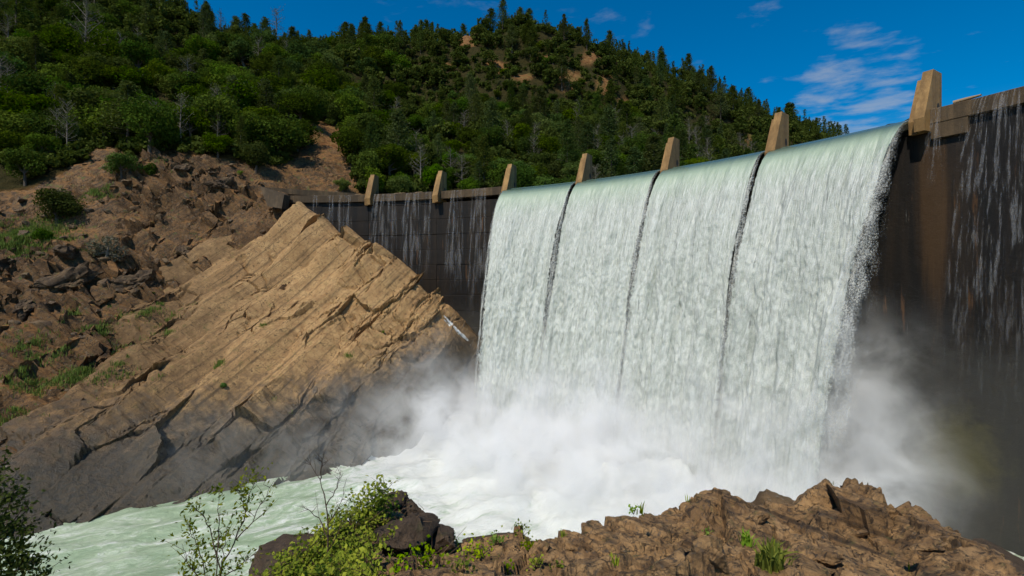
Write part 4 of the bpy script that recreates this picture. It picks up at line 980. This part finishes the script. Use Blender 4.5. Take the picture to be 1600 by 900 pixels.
mk = np.clip(0.8 + 1.8 * fbm(q * 0.35, 129, 2), 0.1, 1.0) * rimf * np.clip((q[:, 0] + 0.5) / 3.0, 0.15, 1) * np.clip((Nn[:, 2] - 0.45) * 4, 0, 1)
qd = q + terrace(q, bed, 1.05, 0.55, 140, 0.3, 0.80) * mk[:, None]
qd = qd + terrace(qd, bed, 0.25, 0.55, 141, 0.07, 0.75) * mk[:, None]
qf = qd + 0.10 * np.stack([fbm(q * 1.5, 121, 2), fbm(q * 1.5, 122, 2), fbm(q * 1.5, 123, 2)], 1)
d = 0.46 * facets(qf * np.array([0.5, 0.55, 0.9]), 125) + 0.10 * facets(qf * np.array([1.4, 1.8, 2.6]), 126) + 0.022 * facets(qf * 5.0, 127) - 0.24
w1, w2, _ = worley(qf * np.array([0.9, 1.4, 2.0]), 128); d = d - 0.22 * np.clip(1 - (w2 - w1) / 0.06, 0, 1) * np.clip(0.55 + 2 * fbm(q * 0.5, 132, 2), 0, 1)
d = d * rimf * np.clip((Nn[:, 2] - 0.3) * 4, 0.3, 1) + 0.10 * fbm(q * 0.8, 130, 3) + 0.012 * fbm(q * 9, 131, 3)
qd = qd + Nn * d[:, None]
kvf = qd[:, 2] > 12
f = grid_faces(*X.shape, kvf); v, f, _ = compact(qd, f)
thing('rock_ledge', 'broad brown layered rock ledge in front of the falls, nearest to the camera', 'rock ledge', crisp(big_mesh('rock_ledge', v, f, M_fg, True), 28))
FZ = qd[:, 2].reshape(X.shape)
def fground(x, y):
    i = min(max(int((x - gx[0]) / 0.042), 0), len(gx) - 1); j = min(max(int((y - gy[0]) / 0.042), 0), len(gy) - 1); return FZ[i, j]
def fg_at(px, py):
    """where the view ray of that photo pixel meets the ledge"""
    for d_ in np.arange(4.0, 15, 0.04):
        p_ = P(px, py, d_)
        if p_[2] < fground(p_[0], p_[1]): return p_
    return P(px, py, 9.5)
for (px, py, d_, sx_, sy_, sz_, mat, lb, sd) in [
    (445, 872, 9.2, 0.85, 0.8, 0.62, M_fgdark, 'smooth dark boulder at the lower left beside the green brambles', 41),
    (612, 792, 10.4, 0.50, 0.5, 0.46, M_fgdark, 'dark flat-topped boulder crowning the green brambles', 42),
    (650, 806, 10.2, 0.42, 0.45, 0.62, M_fgdark, 'dark upright boulder right of the flat-topped one above the brambles', 43),
    (635, 846, 9.2, 0.92, 0.7, 0.62, M_fgdark, 'large cracked dark boulder under the two boulders by the brambles', 44),
    (688, 840, 9.6, 0.42, 0.5, 0.36, M_fgdark, 'low dark boulder on the right end of the cracked one', 45),
    (772, 850, 10.6, 0.85, 0.6, 0.26, M_fgdark, 'low dark rock on the left part of the ledge rim', 46),
    (925, 834, 11.6, 0.62, 0.5, 0.22, M_fg, 'rounded brown hump on the rim of the ledge below the white foam', 47),
    (1200, 790, 15.5, 0.95, 0.8, 0.52, M_boulder, 'pointed grey rock peeping over the ledge rim left of its highest hump', 48),
    (1575, 885, 30, 3.2, 2.6, 1.0, M_fgdark, 'dark flat rock beside the pool at the lower right corner', 49)]:
    o = thing('boulder', lb, 'boulder', boulder_mesh(sd, mat, 0.9, 7, 'boulder', 1.0), P(px, py, d_)); o.scale = (sx_, sy_, sz_); o.rotation_euler = (0.1, 0.05, sd * 1.3)

for i, (px, py, sx_, sy_, sz_, lb) in enumerate([
    (1292, 780, 0.60, 0.5, 0.34, 'big pale block set just under the highest hump of the ledge'), (1395, 806, 0.42, 0.34, 0.26, 'wedge shaped block on the right shoulder of the ledge'), (1345, 842, 0.40, 0.3, 0.2, 'dark edged block in the middle of the right shoulder'),
    (1178, 812, 0.42, 0.36, 0.24, 'brown block beside the dark cleft grass tuft'), (1092, 806, 0.46, 0.4, 0.32, 'upright angular block below the sharp hump'), (1035, 838, 0.42, 0.34, 0.24, 'broken brown block on the left flank of the sharp hump'),
    (975, 862, 0.40, 0.34, 0.22, 'low cracked block on the left centre of the ledge'), (905, 862, 0.38, 0.32, 0.18, 'flat brown block below the rounded rim hump'), (1120, 880, 0.42, 0.32, 0.2, 'broad slab at the bottom left of the largest grass tuft'),
    (1290, 876, 0.48, 0.36, 0.2, 'long flat slab at the bottom right of the largest grass tuft'), (1455, 858, 0.40, 0.32, 0.2, 'brown block low on the right slope of the ledge'), (842, 868, 0.34, 0.28, 0.18, 'small dark block among the leafy plants on the ledge')]):
    q = fg_at(px, py); o = thing('rock_block', lb, 'rock block', boulder_mesh(130 + i, M_fg, 0.85, 6, 'rock_block', 1.3), (q[0], q[1] + 0.1, q[2] - 0.10 * sz_), 'broken blocks on the ledge'); o.scale = (sx_, sy_, sz_); o.rotation_euler = (0.12, 0.45 + 0.15 * (i % 3), 0.9 * i)

# ------------------------------------------------------------------ near plants
pr = np.random.default_rng(31)
def leaf_cloud(c, size, asp, r, up=0.6): return leaf_quads(c, unit(r.normal(size=(len(c), 3)) + np.array([0, -0.2, up])), size * r.uniform(0.6, 1.3, len(c)), asp, r)
# bramble mound: arching stems with leaves over the slope
cs = []
poly = [(395, 900), (455, 855), (505, 835), (540, 805), (580, 770), (603, 765), (612, 800), (600, 830), (585, 870), (590, 900)]
def inside(px, py, pl):
    r_ = False
    for i in range(len(pl)):
        (x1, y1), (x2, y2) = pl[i], pl[i - 1]
        if (y1 > py) != (y2 > py) and px < (x2 - x1) * (py - y1) / (y2 - y1) + x1: r_ = not r_
    return r_
seeds = []
while len(seeds) < 520:
    px, py = pr.uniform(390, 625), pr.uniform(765, 930)
    if inside(px, min(py, 899), poly): seeds.append(fg_at(px, py))
stems = []
for s_ in seeds:
    h = pr.uniform(0.10, 0.34); a = pr.normal(0, 0.16, 2); base = s_ + (0, 0, -0.06); tip = s_ + (a[0], a[1], h); mid = (base + tip) / 2 + (0, 0, 0.06)
    stems.append(tube([base, mid, tip], [0.006, 0.004, 0.002], 4)); k = pr.integers(9, 17); t_ = pr.random((k, 1))
    cs.append(base * (1 - t_) ** 2 + 2 * mid * t_ * (1 - t_) + tip * t_ ** 2 + pr.normal(0, 0.055, (k, 3)))
o = thing('bramble', 'bright green bramble mound covering the slope beside the dark boulders', 'bramble', None, tuple(fg_at(500, 890)))
off = np.array(fg_at(500, 890)); c = np.concatenate(cs) - off
v, f = leaf_cloud(c, 0.040, 0.72, pr); link('leaves', big_mesh('leaves', v, f, M_vine, False, {'tint': ('FACE', np.clip(0.5 + 0.9 * perlin((c + off) * 2.2, 8) + pr.normal(0, 0.22, len(c)), 0, 1))}), o)
v, f = merge(stems); link('stems', big_mesh('stems', v - off, f, M_twig), o, kind='stuff')
# dry stalks hanging over the cracked boulder
st = []
for k in range(46):
    px, py = pr.uniform(560, 690), pr.uniform(800, 895); a = fg_at(px, py) + (0, -0.25, 0.05); e_ = a + (pr.normal(0.1, 0.3), pr.normal(-0.1, 0.15), pr.uniform(-0.1, 0.55)); st.append(tube([a, (a + e_) / 2 + pr.normal(0, 0.06, 3), e_], [0.005, 0.004, 0.002], 4))
v, f = merge(st); off = st[0][0][0]; o = link('dry_stalks', big_mesh('dry_stalks', v - off, f, M_straw, True, {'tint': ('FACE', np.full(len(f), 0.6))}), kind='stuff'); o.location = tuple(off)
# leafy plants and grass tufts in the cracks of the ledge
for (px, py, s_, n_, lb) in [(665, 885, 0.24, 60, 'leafy green plant in front of the cracked dark boulder'), (700, 855, 0.20, 44, 'bright leafy plant at the right foot of the cracked boulder'), (745, 872, 0.26, 80, 'largest leafy plant on the left part of the ledge'), (775, 850, 0.16, 40, 'leafy plant just under the dark low rim rock'),
        (815, 836, 0.20, 34, 'leafy plant standing on the rim below the foam'), (838, 885, 0.15, 26, 'small leafy plant near the bottom below the rim plant'), (826, 855, 0.13, 24, 'small leafy plant midway below the rim plant'), (625, 893, 0.2, 40, 'leafy plant at the bottom edge right of the brambles'),
        (720, 893, 0.16, 34, 'leafy plant at the bottom edge below the largest leafy plant'), (790, 893, 0.14, 30, 'leafy plant at the bottom edge under the low rim rock'), (870, 890, 0.12, 26, 'small leafy plant at the bottom left of the dark crack'), (990, 800, 0.12, 14, 'thin plant on the rim left of the sharp hump'), (1102, 838, 0.13, 22, 'small leafy plant below the sharp hump')]:
    q = fg_at(px, py); k = n_ * 2
    c = pr.normal(0, 1, (k, 3)) * np.array([s_ * 0.55, s_ * 0.5, s_ * 0.35]) + (0, 0, s_ * 0.55)
    st = [tube([(0, 0, -0.05), e_ * 0.5 + pr.normal(0, 0.01, 3), e_], [0.004, 0.003, 0.0015], 4) for e_ in c[: k // 4]]
    o = thing('leafy_plant', lb, 'plant', None, tuple(q), 'leafy plants on the ledge')
    v, f = leaf_cloud(c, 0.032, 0.7, pr); link('leaves', big_mesh('leaves', v, f, M_vine, False, {'tint': ('FACE', pr.random(len(c)))}), o)
    v, f = merge(st); link('stems', big_mesh('stems', v, f, M_twig), o, kind='stuff')
for (px, py, h, n_, lb) in [(1205, 888, 0.36, 110, 'largest grass tuft in the middle of the ledge near the bottom'), (1165, 850, 0.26, 50, 'grass tuft in a dark cleft just above the largest tuft'), (1188, 878, 0.16, 26, 'grass tuft touching the left of the largest tuft'), (1425, 893, 0.2, 8, 'few grass blades at the bottom right of the ledge'), (1003, 803, 0.22, 9, 'few tall grass stalks on the rim left of the sharp hump'),
        (1075, 783, 0.12, 10, 'tiny grass tuft on the left flank of the sharp hump'), (1300, 757, 0.10, 8, 'tiny grass tuft on top of the highest hump'), (960, 880, 0.13, 20, 'small grass tuft at the bottom left of the sharp hump'), (1210, 852, 0.15, 14, 'slim grass tuft right of the cleft tuft'), (880, 838, 0.12, 20, 'short grass tuft under the rounded hump on the rim')]:
    q = fg_at(px, py); v, f, ti = blades(np.zeros((n_, 3)), 1, h, pr, h * 0.22, 0.8)
    thing('grass_tuft', lb, 'grass tuft', big_mesh('grass_tuft', v, f, M_vine, False, {'tint': ('FACE', ti)}), tuple(q - (0, 0, 0.01)), 'grass tufts on the ledge')
def branchy(name, label, cat, lines, d0, rad, leafmat, leafspots, leafsize, twigs, r, bark=M_twig, asp=0.42, jit=0.25):
    """stems drawn through photo points, bent in depth, with side twigs and leaves"""
    org = P(*lines[0][0], d0); parts, lv = [], []
    for ln in lines:
        dd = d0 + np.cumsum(r.normal(0, jit / 3, len(ln))); pts_ = np.array([P(px, py, dk) for (px, py), dk in zip(ln, dd)]) - org
        tt = np.linspace(0, 1, 14); s0 = np.linspace(0, 1, len(ln)); sm = np.stack([np.interp(tt, s0, pts_[:, k]) for k in range(3)], 1); sm[1:-1] += r.normal(0, 0.008, (12, 3))
        rd = rad * (1 - 0.8 * tt) * (1.0 if ln is lines[0] else 0.65); parts.append(tube(sm, rd, 6))
        for k in range(twigs):
            i = r.integers(4, 13); a = sm[i]; dv = (sm[min(i + 1, 13)] - sm[i - 1]); dv = dv / np.linalg.norm(dv); e_ = a + (dv * 0.7 + r.normal(0, 0.5, 3) * (1, 0.8, 0.5)) * r.uniform(0.10, 0.34)
            parts.append(tube([a, (a + e_) / 2 + r.normal(0, 0.012, 3), e_], [rad * 0.3, rad * 0.2, rad * 0.1], 4))
            if leafspots: 
                m_ = r.integers(2, 6); t_ = r.uniform(0.3, 1.05, (m_, 1)); lv.append(a + (e_ - a) * t_ + r.normal(0, 0.015, (m_, 3)))
            elif r.random() < 0.8:
                b_ = (a + e_) / 2
                for _ in range(2): parts.append(tube([b_, b_ + (dv * 0.6 + r.normal(0, 0.5, 3)) * 0.13], [rad * 0.14, rad * 0.07], 3))
    for (px, py, sp, n_) in leafspots or []:
        lv.append(P(px, py, d0) - org + r.normal(0, 1, (n_, 3)) * np.array([1, 0.8, 1]) * sp / F * d0)
    o = thing(name, label, cat, None, tuple(org)); v, f = merge(parts); link('stems', big_mesh('stems', v, f, bark), o)
    if lv:
        c = np.concatenate(lv); v, f = leaf_cloud(c, leafsize, asp, r, 0.3); link('leaves', big_mesh('leaves', v, f, leafmat, False, {'tint': ('FACE', r.random(len(c)))}), o)
M_sap = leaf_material('sapling_leaves', (0.05, 0.085, 0.005), (0.17, 0.20, 0.012), 0.35)
branchy('sapling', 'slender leafy sapling in front of the green river at the lower left', 'sapling',
        [[(338, 960), (345, 885), (368, 845), (385, 800), (392, 765), (402, 735)], [(336, 950), (341, 860), (342, 810), (343, 762)], [(330, 950), (318, 880), (305, 845), (292, 820)], [(345, 890), (330, 830), (312, 800), (298, 790)], [(370, 842), (395, 815), (415, 775), (428, 752)],
         [(350, 900), (375, 885), (392, 868)], [(385, 800), (376, 775), (370, 760)], [(338, 940), (350, 860), (356, 820)], [(330, 930), (300, 890), (285, 850)]], 6.0, 0.012, M_sap,
        [(342, 768, 6, 34), (397, 745, 9, 50), (386, 775, 8, 36), (300, 790, 8, 26), (372, 765, 5, 16), (292, 828, 9, 36), (310, 850, 12, 50), (335, 868, 12, 50), (382, 872, 8, 24), (300, 875, 12, 36), (352, 836, 8, 24), (360, 890, 14, 40), (325, 893, 14, 46), (372, 805, 7, 20), (335, 880, 22, 60), (310, 880, 18, 50)], 0.030, 9, pr)
branchy('bare_shrub', 'thin leafless shrub standing in the green brambles', 'shrub',
        [[(512, 905), (512, 860), (513, 810), (507, 775), (498, 745), (480, 715)], [(512, 840), (500, 812), (485, 800), (472, 790)], [(510, 790), (525, 765), (533, 735)], [(512, 820), (528, 795), (540, 765)], [(500, 750), (503, 725), (505, 705)], [(513, 860), (535, 820), (545, 790)]], 8.0, 0.016, None, None, 0.02, 7, pr, M_twig)
branchy('dark_bush', 'dark leafy bush entering at the lower left corner', 'bush',
        [[(-60, 960), (-20, 880), (10, 800), (25, 760)], [(-60, 930), (-10, 850), (35, 800), (45, 780)], [(-50, 960), (10, 900), (55, 875)], [(-70, 900), (-30, 780), (0, 740), (12, 715)], [(-40, 970), (30, 920), (80, 895)], [(-70, 980), (-20, 920), (40, 868)]], 5.0, 0.014, M_darkleaf,
        [(5, 740, 9, 40), (20, 772, 11, 60), (-5, 800, 18, 140), (10, 840, 18, 190), (25, 870, 16, 150), (0, 890, 24, 260), (45, 880, 10, 50), (60, 896, 10, 40), (-10, 770, 14, 90), (40, 828, 5, 20), (-20, 720, 12, 50), (5, 860, 26, 420), (-5, 810, 20, 220), (20, 890, 26, 260)], 0.028, 10, pr, M_twig, 0.5)

# ------------------------------------------------------------------ driftwood stranded on the crest
for (px, top, ln, lb, r0) in [(1512, 156, 2.3, 'weathered plank stranded on the crest of the right wall', 0.26), (625, 299, 2.6, 'pale driftwood stick on the left crest, between the first and second piers', 0.09), (655, 297, 1.8, 'short driftwood stick on the left crest, just before the second pier', 0.09), (560, 301, 1.6, 'short driftwood piece left of the first pier', 0.08)]:
    best = min(np.linspace(0.2, 1.9, 4000), key=lambda a: abs(800 + F * (CX + RAD * math.cos(a)) / (CY + RAD * math.sin(a)) - px) if CY + RAD * math.sin(a) > 5 else 1e9)
    c = arc(np.array(best), RAD - 0.2, ZW + r0 * 0.9); tx = np.array([math.sin(best), -math.cos(best), 0.0])
    v, f = tube([c * 0 - tx * ln / 2, c * 0 + (0.1, 0.1, 0.12), c * 0 + tx * ln / 2 + (0, 0, 0.12)], [r0, r0 * 0.8, r0 * 0.45], 7)
    thing('driftwood', lb, 'driftwood', big_mesh('driftwood', v * np.array([1, 1, 0.9]), f, M_wood), tuple(c), 'driftwood stranded on the crest')
